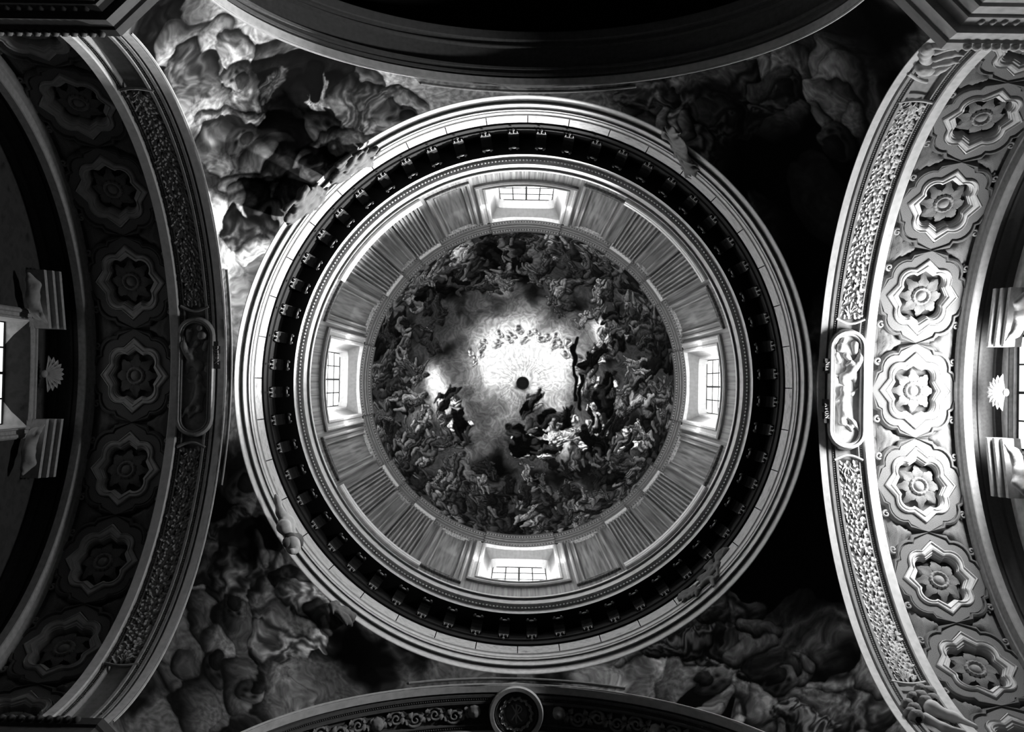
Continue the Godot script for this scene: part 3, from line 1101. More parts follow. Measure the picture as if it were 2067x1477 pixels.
# broken pediment with a scallop shell between its halves, over the end window
func end_wall_dressing(k: int) -> void:
	var side: String = ["right", "", "left"][k]
	var turn := k * PI / 2
	var pale: Material = M.mid
	for sg in [-1.0, 1.0]:
		var where := "above" if (sg < 0) == (k == 0) else "below"
		var o := thing("broken_pediment", "half of a broken pediment on the %s end wall, %s the scallop shell" % [side, where], "pediment", P(16.0, sg * 2.4, 31.9), turn, "broken pediment halves")
		for l in [[15.42, 31.95, 0.16], [15.54, 31.72, 0.16], [15.70, 31.5, 0.18]]:
			var b := MB.new()
			var line := PackedVector3Array()
			for q in [[1.5, 0.0], [3.4, -0.45], [3.4, -0.45 + l[2]], [1.5, l[2]]]:
				line.append(P(l[0], sg * q[0], l[1] + q[1]))
			extrude(b, line, P(16.28 - l[0], 0, 0) - P(0, 0, 0))
			part("cornice_step", b, pale, o)
	var sh := thing("scallop_shell", "pale carved scallop shell over the %s end window" % side, "shell", P(16.0, 0, 32.2), turn)
	for i in 11:
		var a := lerpf(-1.45, 1.45, i / 10.0)
		var lf := MB.new()
		var at := func(px, py, hgt): return P(15.98 - 0.75 * px - hgt, py, 31.9 + 0.5 * px - hgt * 0.6)
		leaf(lf, at, a, 0.06, 0.62, 0.085, 0.1, 0.0)
		part("shell_rib", lf, pale, sh)
	var hb := MB.new()
	hb.ball(P(15.98, 0, 31.85), Vector3(0.1, 0.1, 0.14))
	part("hinge", hb, pale, sh)
	for sg in [-1.0, 1.0]:
		var where := "above" if (sg < 0) == (k == 0) else "below"
		var o := thing("reclining_putto", "small carved putto under the %s pediment half, %s the shell" % [side, where], "putto", P(15.95, sg * 2.4, 30.8), turn, "putti on the broken pediments")
		var bones := []
		for c in [[15.5, 1.95, 31.75, 15.5, 2.3, 31.6, 0.17, 0.19], [15.45, 1.75, 31.85, 15.42, 1.72, 31.9, 0.15, 0.14], [15.45, 2.35, 31.55, 15.3, 2.7, 31.45, 0.13, 0.09], [15.3, 2.7, 31.45, 15.5, 3.05, 31.25, 0.09, 0.05], [15.5, 2.4, 31.5, 15.5, 2.85, 31.3, 0.13, 0.09], [15.4, 2.0, 31.7, 15.2, 1.7, 31.6, 0.07, 0.05], [15.2, 1.7, 31.6, 15.1, 1.5, 31.75, 0.05, 0.04]]:
			bones.append([P(c[0] + 0.35, sg * (c[1] + 0.15), c[2] - 0.9), P(c[3] + 0.35, sg * (c[4] + 0.15), c[5] - 0.9), c[6], c[7]])
		part("body", carve(bones, 0.04, 0.6), pale, o)

# ---- the paintings: brush strokes on a grey picture that is laid on the dome and on the four pendentives
class Brush:
	var s: int
	var px := PackedFloat32Array()
	var nz := FastNoiseLite.new()
	var rng := RandomNumberGenerator.new()

	func _init(size: int, seed_: int) -> void:
		s = size
		px.resize(s * s)
		nz.seed = seed_
		nz.frequency = 1.0
		nz.fractal_octaves = 4
		rng.seed = seed_

	# clouds: folded noise, warped by itself
	func clouds(lo: float, hi: float, freq: float, warp: float) -> void:
		var w := FastNoiseLite.new()
		w.seed = nz.seed + 5
		w.fractal_octaves = 2
		for y in s:
			for x in s:
				var u := float(x) / s * freq
				var v := float(y) / s * freq
				var a := w.get_noise_2d(u * 60.0, v * 60.0) * warp
				var b := w.get_noise_2d(v * 60.0 + 91.0, u * 60.0) * warp
				var n := nz.get_noise_2d(u + a, v + b)
				var r := 1.0 - absf(n) * 2.6
				px[y * s + x] = lerpf(lo, hi, clampf(0.45 * r + 0.35 + n * 0.9, 0.0, 1.0))

	func dab(c: Vector2, r: float, amount: float, times := false, squash := 1.0, turn := 0.0) -> void:
		var cs := cos(turn)
		var sn := sin(turn)
		var e := r * 2.2 * maxf(1.0, squash)
		for y in range(maxi(0, int(c.y - e)), mini(s, int(c.y + e) + 1)):
			for x in range(maxi(0, int(c.x - e)), mini(s, int(c.x + e) + 1)):
				var dx := x - c.x
				var dy := y - c.y
				var p := (dx * cs + dy * sn) / squash
				var q := -dx * sn + dy * cs
				var g := exp(-(p * p + q * q) / (r * r))
				var i := y * s + x
				if times:
					px[i] *= lerpf(1.0, amount, g)
				else:
					px[i] = clampf(px[i] + amount * g, 0.0, 1.0)

	# a rounded, shaded stroke: limb, head or cloth with folds
	func limb(a: Vector2, b: Vector2, ra: float, rb: float, tone: float, fold := 0.0, edge := 0.72) -> void:
		var e := maxf(ra, rb) + 4.0
		var ab := b - a
		var l2 := maxf(ab.length_squared(), 0.01)
		var dir := ab.normalized() if l2 > 0.02 else Vector2.RIGHT
		var ph := rng.randf() * 9.0
		var wob := 6.0 / maxf(ra, 3.0)
		for y in range(maxi(0, int(minf(a.y, b.y) - e)), mini(s, int(maxf(a.y, b.y) + e) + 1)):
			for x in range(maxi(0, int(minf(a.x, b.x) - e)), mini(s, int(maxf(a.x, b.x) + e) + 1)):
				var p := Vector2(x, y) - a
				var t := clampf(p.dot(ab) / l2, 0.0, 1.0)
				var q := p - ab * t
				var r := lerpf(ra, rb, t)
				var wn := 0.0
				if fold > 0.0:
					wn = nz.get_noise_2d(x * wob * 0.07 + ph, y * wob * 0.07)
					r *= 1.0 + wn * 0.5
				var d := q.length()
				if d > r + 2.0:
					continue
				var i := y * s + x
				if d > r:
					px[i] *= lerpf(edge, 1.0, (d - r) / 2.0)
					continue
				var z := sqrt(maxf(0.0, 1.0 - d * d / (r * r)))
				var li := clampf((-0.5 * q.x - 0.45 * q.y) / r + 0.65 * z + 0.15, 0.0, 1.0)
				var val := tone * (0.3 + 0.9 * li)
				if fold > 0.0:
					var ac := q.dot(Vector2(-dir.y, dir.x)) / r
					val *= 1.0 + fold * sin(ac * 7.0 + wn * 9.0 + t * 3.0 + ph)
				px[i] = lerpf(px[i], clampf(val, 0.0, 1.0), clampf((r - d) / 1.5, 0.0, 1.0))

	func head(c: Vector2, r: float, tone: float, up: Vector2) -> void:
		limb(c - up * r * 0.1, c + up * r * 0.1, r, r * 0.95, tone)
		limb(c + up * r * 0.6, c + up * r * 0.75, r * 0.6, r * 0.5, tone * 0.45)
		var sd := Vector2(-up.y, up.x)
		for e in [-1.0, 1.0]:
			dab(c + sd * e * r * 0.38 - up * r * 0.12, r * 0.2, 0.25, true)
		dab(c - up * r * 0.5, r * 0.2, 0.45, true, 1.6, sd.angle())

	# a draped figure: cloak, body, arms, legs, head
	func figure(c: Vector2, sz: float, up: Vector2, flesh: float, cloth: float) -> void:
		var sd := Vector2(-up.y, up.x) * (1.0 if rng.randf() < 0.5 else -1.0)
		var lean := rng.randf_range(-0.4, 0.4)
		var u := (up + sd * lean).normalized()
		var hip := c - u * sz * 0.15
		var neck := c + u * sz * 0.42
		var knee := hip - u * sz * 0.32 + sd * sz * rng.randf_range(0.1, 0.4)
		var foot := knee - u * sz * 0.4 - sd * sz * rng.randf_range(0.0, 0.25)
		var knee2 := hip - u * sz * 0.4 - sd * sz * rng.randf_range(0.0, 0.2)
		limb(hip - sd * sz * 0.2, knee2 - sd * sz * 0.15, sz * 0.28, sz * 0.22, cloth, 0.45)
		limb(knee2, knee2 - u * sz * 0.35, sz * 0.1, sz * 0.07, flesh)
		limb(hip, knee, sz * 0.19, sz * 0.14, cloth if rng.randf() < 0.6 else flesh, 0.3)
		limb(knee, foot, sz * 0.12, sz * 0.07, flesh)
		limb(hip, neck, sz * 0.2, sz * 0.17, flesh if rng.randf() < 0.5 else cloth, 0.15)
		for e in [-1.0, 1.0]:
			var el: Vector2 = neck + sd * e * sz * rng.randf_range(0.25, 0.42) - u * sz * rng.randf_range(-0.1, 0.2)
			var ha: Vector2 = el + (u * rng.randf_range(-0.3, 0.8) + sd * e * rng.randf_range(-0.3, 0.8)) * sz * 0.3
			limb(neck + sd * e * sz * 0.15, el, sz * 0.09, sz * 0.075, flesh)
			limb(el, ha, sz * 0.075, sz * 0.05, flesh)
			limb(ha, ha + (ha - el) * 0.2, sz * 0.06, sz * 0.045, flesh)
		limb(hip + sd * sz * 0.1, neck + sd * sz * 0.22, sz * 0.1, sz * 0.13, cloth, 0.5)
		head(neck + u * sz * 0.2, sz * 0.15, flesh, u)

	# the wet brush: every stroke is drawn out along a noise, then stippled
	func image(gain: float, gamma: float, warp: float, grain: float, wide := 13.0) -> ImageTexture:
		var by := PackedByteArray()
		by.resize(s * s)
		var w := FastNoiseLite.new()
		w.seed = nz.seed + 77
		w.frequency = wide / s
		w.fractal_octaves = 3
		for y in s:
			for x in s:
				var u := w.get_noise_2d(x, y)
				var v := w.get_noise_2d(y + 900.0, x - 400.0)
				var ax := clampf(x + u * warp, 0, s - 2)
				var ay := clampf(y + v * warp, 0, s - 2)
				var fx := int(ax)
				var fy := int(ay)
				var i := fy * s + fx
				ax -= fx
				ay -= fy
				var g := nz.get_noise_2d(x * 0.09 + u * 2.0, y * 0.09 + v * 2.0)
				var val := lerpf(lerpf(px[i], px[i + 1], ax), lerpf(px[i + s], px[i + s + 1], ax), ay) * (1.0 + grain * g)
				by[y * s + x] = int(clampf(pow(clampf(val, 0.0, 1.0), gamma) * gain, 0.0, 1.0) * 255.0)
		var im := Image.create_from_data(s, s, false, Image.FORMAT_L8, by)
		return ImageTexture.create_from_image(im)

var FM := []
var CAM := Transform3D()

# where the sight line through a pixel of the photograph meets the pendentives' sphere, a vault's cylinder, or the dome: used to set painted figures out on those surfaces
func sight(x: float, y: float) -> Vector3:
	return (-CAM.basis.z * F + CAM.basis.x * (x - 1033.5) - CAM.basis.y * (y - 738.5)).normalized()

func on_sphere(x: float, y: float, c: Vector3, r: float) -> Vector3:
	var d := sight(x, y)
	var o := Vector3(0, EYE, 0) - c
	var b := o.dot(d)
	return Vector3(0, EYE, 0) + d * (-b + sqrt(maxf(0.0, b * b - o.length_squared() + r * r)))

func pend_px(k: int, x: float, y: float, s: int) -> Vector2:
	var p := on_sphere(x, y, P(0, 0, HS), SPH)
	return sph_uv(p.rotated(Vector3.UP, -k * PI / 2)) * s

func dome_px(x: float, y: float, s: int) -> Vector2:
	var p := on_sphere(x, y, P(0, 0, 51.95), 8.36) - P(0, 0, 51.95)
	var t := acos(clampf(p.y / 8.36, -1, 1)) / (PI / 2)
	var q := Vector2(p.x, -p.z).normalized() * t * 0.5 + Vector2(0.5, 0.5)
	return q * s

func picture(t: Texture2D, called: String) -> StandardMaterial3D:
	var m := plain(called, 1.0, 0.9)
	m.albedo_texture = t
	m.metallic_specular = 0.1
	return m

func paint() -> void:
	for k in 4:
		FM.append(picture(paint_pendentive(k), "pendentive painting"))
	FM.append(picture(paint_dome(), "dome painting"))

func paint_dome() -> Texture2D:
	var S := 1024
	var b := Brush.new(S, 21)
	b.clouds(0.03, 0.33, 6.0, 0.05)
	var c := Vector2(S, S) * 0.5
	# glow of the painted heaven and the light clouds round it
	for d in [[1065, 760, 70, 0.5], [1060, 690, 60, 0.5], [1000, 740, 55, 0.45], [1120, 720, 60, 0.45], [1130, 790, 50, 0.3], [990, 690, 45, 0.3], [1215, 660, 22, 0.8], [1222, 690, 20, 0.6], [880, 790, 30, 0.7], [900, 830, 30, 0.6], [870, 760, 22, 0.5], [1230, 830, 30, 0.5], [1290, 795, 30, 0.6], [1330, 840, 24, 0.5], [1110, 880, 36, 0.4], [1150, 890, 30, 0.5], [1240, 900, 34, 0.4], [1010, 585, 26, 0.3], [870, 560, 26, 0.35], [1270, 590, 24, 0.25], [930, 950, 30, 0.2], [1160, 1000, 40, 0.2], [1240, 985, 40, 0.25], [970, 1010, 26, 0.2], [850, 910, 24, 0.25], [945, 850, 40, 0.25], [960, 900, 30, 0.15], [1000, 830, 30, 0.15], [840, 840, 30, 0.2]]:
		var p := dome_px(d[0], d[1], S)
		b.dab(p, d[2] * 1.45, d[3])
	# rays round the centre
	for i in 90:
		var a := TAU * i / 90 + b.rng.randf() * 0.05
		var r0 := b.rng.randf_range(18, 40)
		b.limb(c + Vector2.from_angle(a) * r0, c + Vector2.from_angle(a) * (r0 + b.rng.randf_range(25, 70)), 1.2, 0.6, b.rng.randf_range(0.75, 1.0) if i % 2 else 0.5, 0.0, 0.95)
	# crowds on the clouds, larger towards the foot of the dome
	for ring in [[0.93, 38, 0.16], [0.83, 34, 0.17], [0.72, 30, 0.15], [0.62, 28, 0.125], [0.52, 22, 0.1], [0.43, 16, 0.075]]:
		var n: int = ring[1]
		for i in n:
			var a := TAU * (i + b.rng.randf_range(-0.4, 0.4)) / n
			var r: float = ring[0] + b.rng.randf_range(-0.035, 0.035)
			var up := -Vector2.from_angle(a)
			var p := c - up * r * S * 0.5
			if ring[0] < 0.6 and sin(a) < 0.25 and cos(a) < 0.45 and b.rng.randf() < 0.6:
				continue
			var here := b.px[clampi(int(p.y), 0, S - 1) * S + clampi(int(p.x), 0, S - 1)]
			var li := clampf(0.1 + 0.75 * here + b.rng.randf_range(-0.12, 0.2), 0.1, 1.0)
			if b.rng.randf() < 0.45:
				b.limb(p - up * 20.0 + up.orthogonal() * 26.0, p - up * 20.0 - up.orthogonal() * 26.0, 14, 12, li * 0.6, 0.35)
			b.figure(p, ring[2] * S * 0.5 * b.rng.randf_range(0.85, 1.25), (up + up.orthogonal() * b.rng.randf_range(-0.6, 0.6)).normalized(), li, li * b.rng.randf_range(0.2, 1.0))
	# little heads in a garland over the glow
	for i in 26:
		var a := lerpf(-2.7, -0.35, i / 25.0) + b.rng.randf_range(-0.03, 0.03)
		var p := c + Vector2.from_angle(a) * (118 + 12 * (i % 3) + b.rng.randf_range(-5, 5)) * Vector2(1.15, 0.95)
		b.limb(p + Vector2(3, 5), p + Vector2(8, 6), 8, 6, 0.8, 0.3)
		b.limb(p, p, 6.5, 6.5, 0.95)
		b.limb(p + Vector2(1, -4), p + Vector2(4, -4), 3, 3, 0.35)
		b.dab(p + Vector2(1, 2), 2.0, 0.5, true)
	# the dark group below the glow
	for d in [[1075, 812, 0.09, 20, 0.2, 0.05], [1050, 880, 0.12, -30, 0.12, 0.05], [1100, 850, 0.13, 60, 0.25, 0.08], [1060, 905, 0.12, 100, 0.15, 0.04], [1150, 870, 0.12, -70, 0.9, 0.7], [1110, 885, 0.11, 30, 0.95, 0.9], [1190, 760, 0.13, -10, 0.15, 0.5], [1205, 720, 0.12, 15, 0.1, 0.06], [1225, 770, 0.1, 40, 0.12, 0.05], [1215, 810, 0.12, -30, 0.1, 0.06], [1200, 850, 0.11, 20, 0.9, 0.08], [1225, 870, 0.13, 60, 0.12, 0.1], [1190, 890, 0.12, -40, 0.15, 0.06], [1250, 860, 0.11, 10, 0.3, 0.1], [1105, 905, 0.09, 100, 0.12, 0.05], [1270, 890, 0.1, 30, 0.2, 0.1], [930, 850, 0.1, -40, 0.12, 0.06], [905, 800, 0.1, 60, 0.15, 0.1], [1140, 840, 0.08, 40, 0.1, 0.06]]:
		b.limb(dome_px(d[0] - 14, d[1] + 12, S), dome_px(d[0] + 16, d[1] + 8, S), 15, 12, 0.85, 0.6)
		b.figure(dome_px(d[0], d[1], S), d[2] * S * 0.5, Vector2(0, -1).rotated(deg_to_rad(d[3])), d[4] + 0.1, d[5])
	for d in [[1163, 685, 1163, 735], [1158, 700, 1162, 810], [1172, 760, 1170, 830]]:
		b.limb(dome_px(d[0], d[1], S), dome_px(d[2], d[3], S), 5, 5, 0.05)
	b.dab(c, 13, 0.05, true)
	b.dab(dome_px(1085, 835, S), 30, 0.5, true, 1.8, 0.5)
	b.dab(dome_px(1210, 860, S), 50, 0.75, true)
	return b.image(0.95, 1.25, 12.0, 0.28)

func paint_pendentive(k: int) -> Texture2D:
	var S := 768
	var b := Brush.new(S, 40 + k)
	b.clouds(0.3 if k == 2 else 0.12, 0.66 if k == 2 else 0.6, 5.0, 0.06)
	var q := func(x, y): return pend_px(k, x, y, S)
	var zoom: float = (q.call(560.0, 250.0) - q.call(660.0, 250.0)).length() / 100.0 if k == 2 else 1.35
	match k:
		2:
			for d in [[500, 480, 60, 0.45], [440, 440, 40, 0.4], [460, 540, 40, 0.3], [440, 230, 55, 0.25], [480, 120, 50, 0.2], [620, 120, 50, 0.25], [740, 160, 40, 0.25], [400, 80, 40, 0.1], [560, 380, 60, 0.15], [310, 60, 60, -0.3], [340, 200, 30, -0.2]]:
				b.dab(q.call(d[0], d[1]), d[2] * zoom, d[3])
			for i in 9:
				b.limb(q.call(300, 75), q.call(305 + i * 8, 20 + absf(i - 4) * 3), 3, 7, 0.16)
			b.limb(q.call(330, 60), q.call(322, 130), 30, 20, 0.1, 0.5)
			# clouds and cloths behind
			b.limb(q.call(560, 130), q.call(620, 110), 40, 44, 0.42, 0.2)
			b.limb(q.call(690, 150), q.call(740, 165), 34, 26, 0.5, 0.15)
			b.limb(q.call(500, 190), q.call(470, 240), 40, 36, 0.5, 0.25)
			# large robed figure in the middle
			b.limb(q.call(560, 165), q.call(655, 170), 52, 44, 0.17, 0.3)
			b.limb(q.call(525, 215), q.call(600, 265), 60, 66, 0.14, 0.3)
			b.limb(q.call(560, 290), q.call(625, 298), 46, 40, 0.1, 0.2)
			b.limb(q.call(660, 190), q.call(686, 262), 44, 40, 0.09, 0.25)
			b.limb(q.call(560, 150), q.call(535, 185), 8, 14, 0.34, 0.3)
			b.limb(q.call(585, 140), q.call(545, 190), 7, 12, 0.26, 0.3)
			b.limb(q.call(647, 152), q.call(642, 196), 6, 20, 0.55, 0.2)
			b.limb(q.call(630, 150), q.call(632, 190), 14, 12, 0.05)
			b.head(q.call(656, 258), 30, 0.42, Vector2(0.3, -1).normalized())
			b.limb(q.call(645, 280), q.call(625, 292), 14, 8, 0.4)
			b.limb(q.call(705, 190), q.call(728, 268), 26, 22, 0.34, 0.3)
			b.limb(q.call(712, 288), q.call(730, 300), 36, 24, 0.52, 0.12)
			b.limb(q.call(745, 180), q.call(745, 240), 18, 20, 0.26, 0.3)
			b.limb(q.call(785, 190), q.call(770, 240), 20, 26, 0.36, 0.3)
			b.head(q.call(800, 232), 22, 0.4, Vector2(0.3, -1).normalized())
			b.limb(q.call(820, 200), q.call(845, 215), 16, 10, 0.42, 0.1)
			# pale children and seated figures on the left
			b.limb(q.call(436, 160), q.call(425, 195), 40, 34, 0.66)
			b.limb(q.call(450, 150), q.call(478, 190), 20, 26, 0.62)
			b.limb(q.call(425, 200), q.call(455, 215), 26, 20, 0.58)
			b.head(q.call(445, 128), 24, 0.66, Vector2(-0.2, -1).normalized())
			b.limb(q.call(500, 175), q.call(508, 235), 24, 14, 0.58, 0.2)
			b.limb(q.call(508, 235), q.call(450, 245), 14, 16, 0.56, 0.25)
			b.limb(q.call(450, 245), q.call(415, 250), 18, 20, 0.64, 0.2)
			b.limb(q.call(350, 85), q.call(385, 95), 28, 34, 0.55)
			b.limb(q.call(370, 115), q.call(400, 165), 26, 26, 0.34, 0.25)
			b.limb(q.call(430, 80), q.call(450, 60), 24, 18, 0.52)
			b.limb(q.call(470, 100), q.call(490, 105), 26, 20, 0.6, 0.2)
			b.limb(q.call(482, 145), q.call(490, 160), 22, 16, 0.4)
			b.head(q.call(470, 150), 20, 0.5, Vector2(0.5, -1).normalized())
			# lower group
			b.limb(q.call(475, 290), q.call(480, 345), 30, 38, 0.42, 0.12)
			b.limb(q.call(425, 290), q.call(440, 310), 30, 26, 0.55, 0.1)
			b.head(q.call(487, 275), 20, 0.36, Vector2(0.5, -1).normalized())
			b.limb(q.call(512, 312), q.call(570, 312), 10, 16, 0.55)
			b.limb(q.call(518, 330), q.call(548, 324), 28, 34, 0.55)
			b.limb(q.call(575, 330), q.call(590, 350), 26, 20, 0.2, 0.2)
			b.limb(q.call(608, 312), q.call(598, 352), 8, 8, 0.55)
			b.limb(q.call(455, 370), q.call(540, 350), 14, 12, 0.6)
			b.head(q.call(545, 378), 22, 0.46, Vector2(-0.3, -1).normalized())
			b.limb(q.call(515, 385), q.call(525, 435), 32, 26, 0.18, 0.2)
			b.limb(q.call(565, 380), q.call(575, 425), 18, 24, 0.55)
			b.limb(q.call(605, 395), q.call(630, 405), 40, 34, 0.4, 0.15)
			b.limb(q.call(640, 335), q.call(650, 345), 24, 20, 0.36, 0.15)
			b.limb(q.call(690, 345), q.call(700, 340), 26, 18, 0.5, 0.15)
			b.head(q.call(715, 335), 15, 0.5, Vector2(-0.7, -0.7))
			b.limb(q.call(478, 385), q.call(480, 412), 15, 15, 0.6)
			b.limb(q.call(494, 425), q.call(497, 440), 5, 9, 0.85)
			b.limb(q.call(540, 440), q.call(560, 430), 20, 16, 0.6)
			b.limb(q.call(490, 470), q.call(530, 470), 34, 30, 0.34, 0.4)
			b.limb(q.call(500, 520), q.call(520, 500), 14, 20, 0.8, 0.2)
		1:
			for d in [[560, 1330, 50, 0.2], [440, 1380, 50, 0.1], [430, 1030, 40, -0.2], [660, 1330, 60, -0.15], [380, 1330, 60, -0.1]]:
				b.dab(q.call(d[0], d[1]), d[2] * zoom, d[3])
			b.head(q.call(490, 990), 26, 0.3, Vector2(0, -1))
			b.figure(q.call(440, 1090), 120, Vector2(-0.2, -1).normalized(), 0.3, 0.2)
			b.limb(q.call(520, 1150), q.call(545, 1230), 60, 76, 0.2, 0.5)
			b.limb(q.call(540, 1140), q.call(570, 1210), 36, 50, 0.34, 0.5)
			b.limb(q.call(570, 1250), q.call(545, 1300), 64, 36, 0.52, 0.4)
			b.limb(q.call(535, 1290), q.call(590, 1290), 30, 44, 0.55, 0.4)
			b.limb(q.call(470, 1150), q.call(465, 1200), 30, 30, 0.3, 0.5)
			b.limb(q.call(590, 1170), q.call(605, 1195), 30, 32, 0.25, 0.4)
			b.limb(q.call(600, 1195), q.call(640, 1235), 28, 22, 0.6, 0.35)
			b.limb(q.call(640, 1235), q.call(655, 1258), 14, 10, 0.3)
			b.limb(q.call(655, 1258), q.call(670, 1280), 5, 4, 0.4)
			b.limb(q.call(515, 1090), q.call(535, 1130), 8, 6, 0.4)
			b.limb(q.call(400, 1225), q.call(425, 1255), 26, 24, 0.36)
			b.limb(q.call(390, 1260), q.call(415, 1300), 16, 12, 0.34)
			b.limb(q.call(465, 1250), q.call(470, 1300), 34, 26, 0.34)
			b.limb(q.call(430, 1290), q.call(455, 1310), 24, 22, 0.52)
			b.head(q.call(468, 1235), 22, 0.36, Vector2(0.4, -1).normalized())
			b.limb(q.call(370, 1335), q.call(420, 1365), 18, 12, 0.36)
			b.limb(q.call(440, 1390), q.call(395, 1425), 36, 40, 0.42)
			b.limb(q.call(395, 1425), q.call(390, 1470), 34, 20, 0.4)
			b.head(q.call(440, 1345), 22, 0.34, Vector2(0.2, -1).normalized())
			b.limb(q.call(500, 1370), q.call(490, 1410), 30, 28, 0.46)
			b.limb(q.call(545, 1370), q.call(560, 1420), 26, 40, 0.5, 0.1)
			b.head(q.call(505, 1395), 18, 0.5, Vector2(0, -1))
			b.limb(q.call(330, 1340), q.call(345, 1365), 12, 14, 0.32)
		0:
			for d in [[1420, 1370, 80, 0.6], [1600, 1400, 60, 0.3], [1640, 1180, 80, -0.4], [1540, 1210, 70, -0.4], [1440, 1040, 60, -0.3], [1560, 1340, 60, 0.4], [1480, 1430, 70, 0.15], [1660, 1400, 50, 0.15], [1500, 1180, 80, -0.35], [1600, 1120, 80, -0.3], [1620, 1230, 60, -0.3], [1560, 1000, 60, -0.3], [1640, 900, 60, -0.3]]:
				b.dab(q.call(d[0], d[1]), d[2] * zoom, d[3])
			b.limb(q.call(1430, 1350), q.call(1400, 1400), 60, 50, 0.5, 0.1)
			b.limb(q.call(1440, 1420), q.call(1460, 1410), 40, 36, 0.08)
			b.figure(q.call(1510, 1350), 150, Vector2(-0.3, -1).normalized(), 0.55, 0.45)
			b.figure(q.call(1570, 1400), 150, Vector2(0.2, -1).normalized(), 0.5, 0.4)
			b.limb(q.call(1560, 1380), q.call(1550, 1430), 24, 26, 0.6)
			b.limb(q.call(1630, 1390), q.call(1690, 1350), 16, 12, 0.55)
			b.limb(q.call(1600, 1300), q.call(1680, 1290), 60, 50, 0.36, 0.3)
			b.figure(q.call(1660, 1440), 130, Vector2(0.5, -0.9).normalized(), 0.42, 0.35)
			b.figure(q.call(1400, 1270), 130, Vector2(0.7, -0.7).normalized(), 0.42, 0.3)
			b.limb(q.call(1450, 1190), q.call(1440, 1240), 22, 26, 0.34, 0.3)
			b.limb(q.call(1530, 1080), q.call(1565, 1140), 5, 5, 0.3)
		3:
			for d in [[1500, 300, 90, -0.3], [1640, 330, 80, -0.3], [1480, 180, 50, -0.1], [1560, 460, 70, -0.3], [1650, 600, 60, -0.3], [1700, 60, 70, -0.25], [1390, 330, 40, 0.2], [1650, 420, 50, -0.1]]:
				b.dab(q.call(d[0], d[1]), d[2] * zoom, d[3])
			b.limb(q.call(1510, 115), q.call(1550, 150), 26, 34, 0.5, 0.1)
			b.limb(q.call(1590, 120), q.call(1620, 140), 34, 30, 0.44, 0.2)
			b.head(q.call(1600, 170), 22, 0.34, Vector2(0.2, -1).normalized())
			b.limb(q.call(1670, 95), q.call(1740, 85), 18, 16, 0.34)
			b.limb(q.call(1680, 125), q.call(1675, 140), 26, 24, 0.44)
			b.limb(q.call(1710, 165), q.call(1690, 200), 34, 40, 0.5)
			b.limb(q.call(1690, 200), q.call(1660, 180), 36, 18, 0.46)
			b.limb(q.call(1725, 215), q.call(1730, 250), 16, 22, 0.4)
			b.limb(q.call(1645, 215), q.call(1670, 255), 12, 14, 0.42)
			b.head(q.call(1680, 280), 26, 0.32, Vector2(0.3, -1).normalized())
			b.limb(q.call(1400, 170), q.call(1440, 190), 34, 40, 0.32, 0.4)
			b.limb(q.call(1530, 205), q.call(1600, 215), 22, 16, 0.28, 0.4)
			b.figure(q.call(1430, 240), 150, Vector2(-0.2, -1).normalized(), 0.32, 0.25)
			b.limb(q.call(1370, 230), q.call(1400, 300), 24, 30, 0.42, 0.4)
			b.limb(q.call(1270, 200), q.call(1330, 190), 20, 24, 0.36, 0.4)
			b.figure(q.call(1380, 340), 100, Vector2(0.5, -0.9).normalized(), 0.46, 0.4)
			b.limb(q.call(1530, 440), q.call(1550, 500), 36, 40, 0.34, 0.4)
			b.limb(q.call(1650, 400), q.call(1680, 440), 50, 50, 0.22, 0.1)
	if k == 2:
		b.dab(q.call(462, 745), 45 * zoom, 0.25, true)
	if k == 0:
		for d in [[1580, 1130, 55, 0.15], [1640, 980, 50, 0.2], [1500, 1080, 40, 0.3], [1660, 1180, 40, 0.2]]:
			b.dab(q.call(d[0], d[1]), d[2] * zoom, d[3], true)
	if k == 3:
		for d in [[1540, 330, 50, 0.25], [1600, 500, 55, 0.25], [1740, 50, 45, 0.15]]:
			b.dab(q.call(d[0], d[1]), d[2] * zoom, d[3], true)
	return b.image([1.15, 0.85, 1.15, 0.95][k], 1.25, 16.0, 0.35, 8.0)

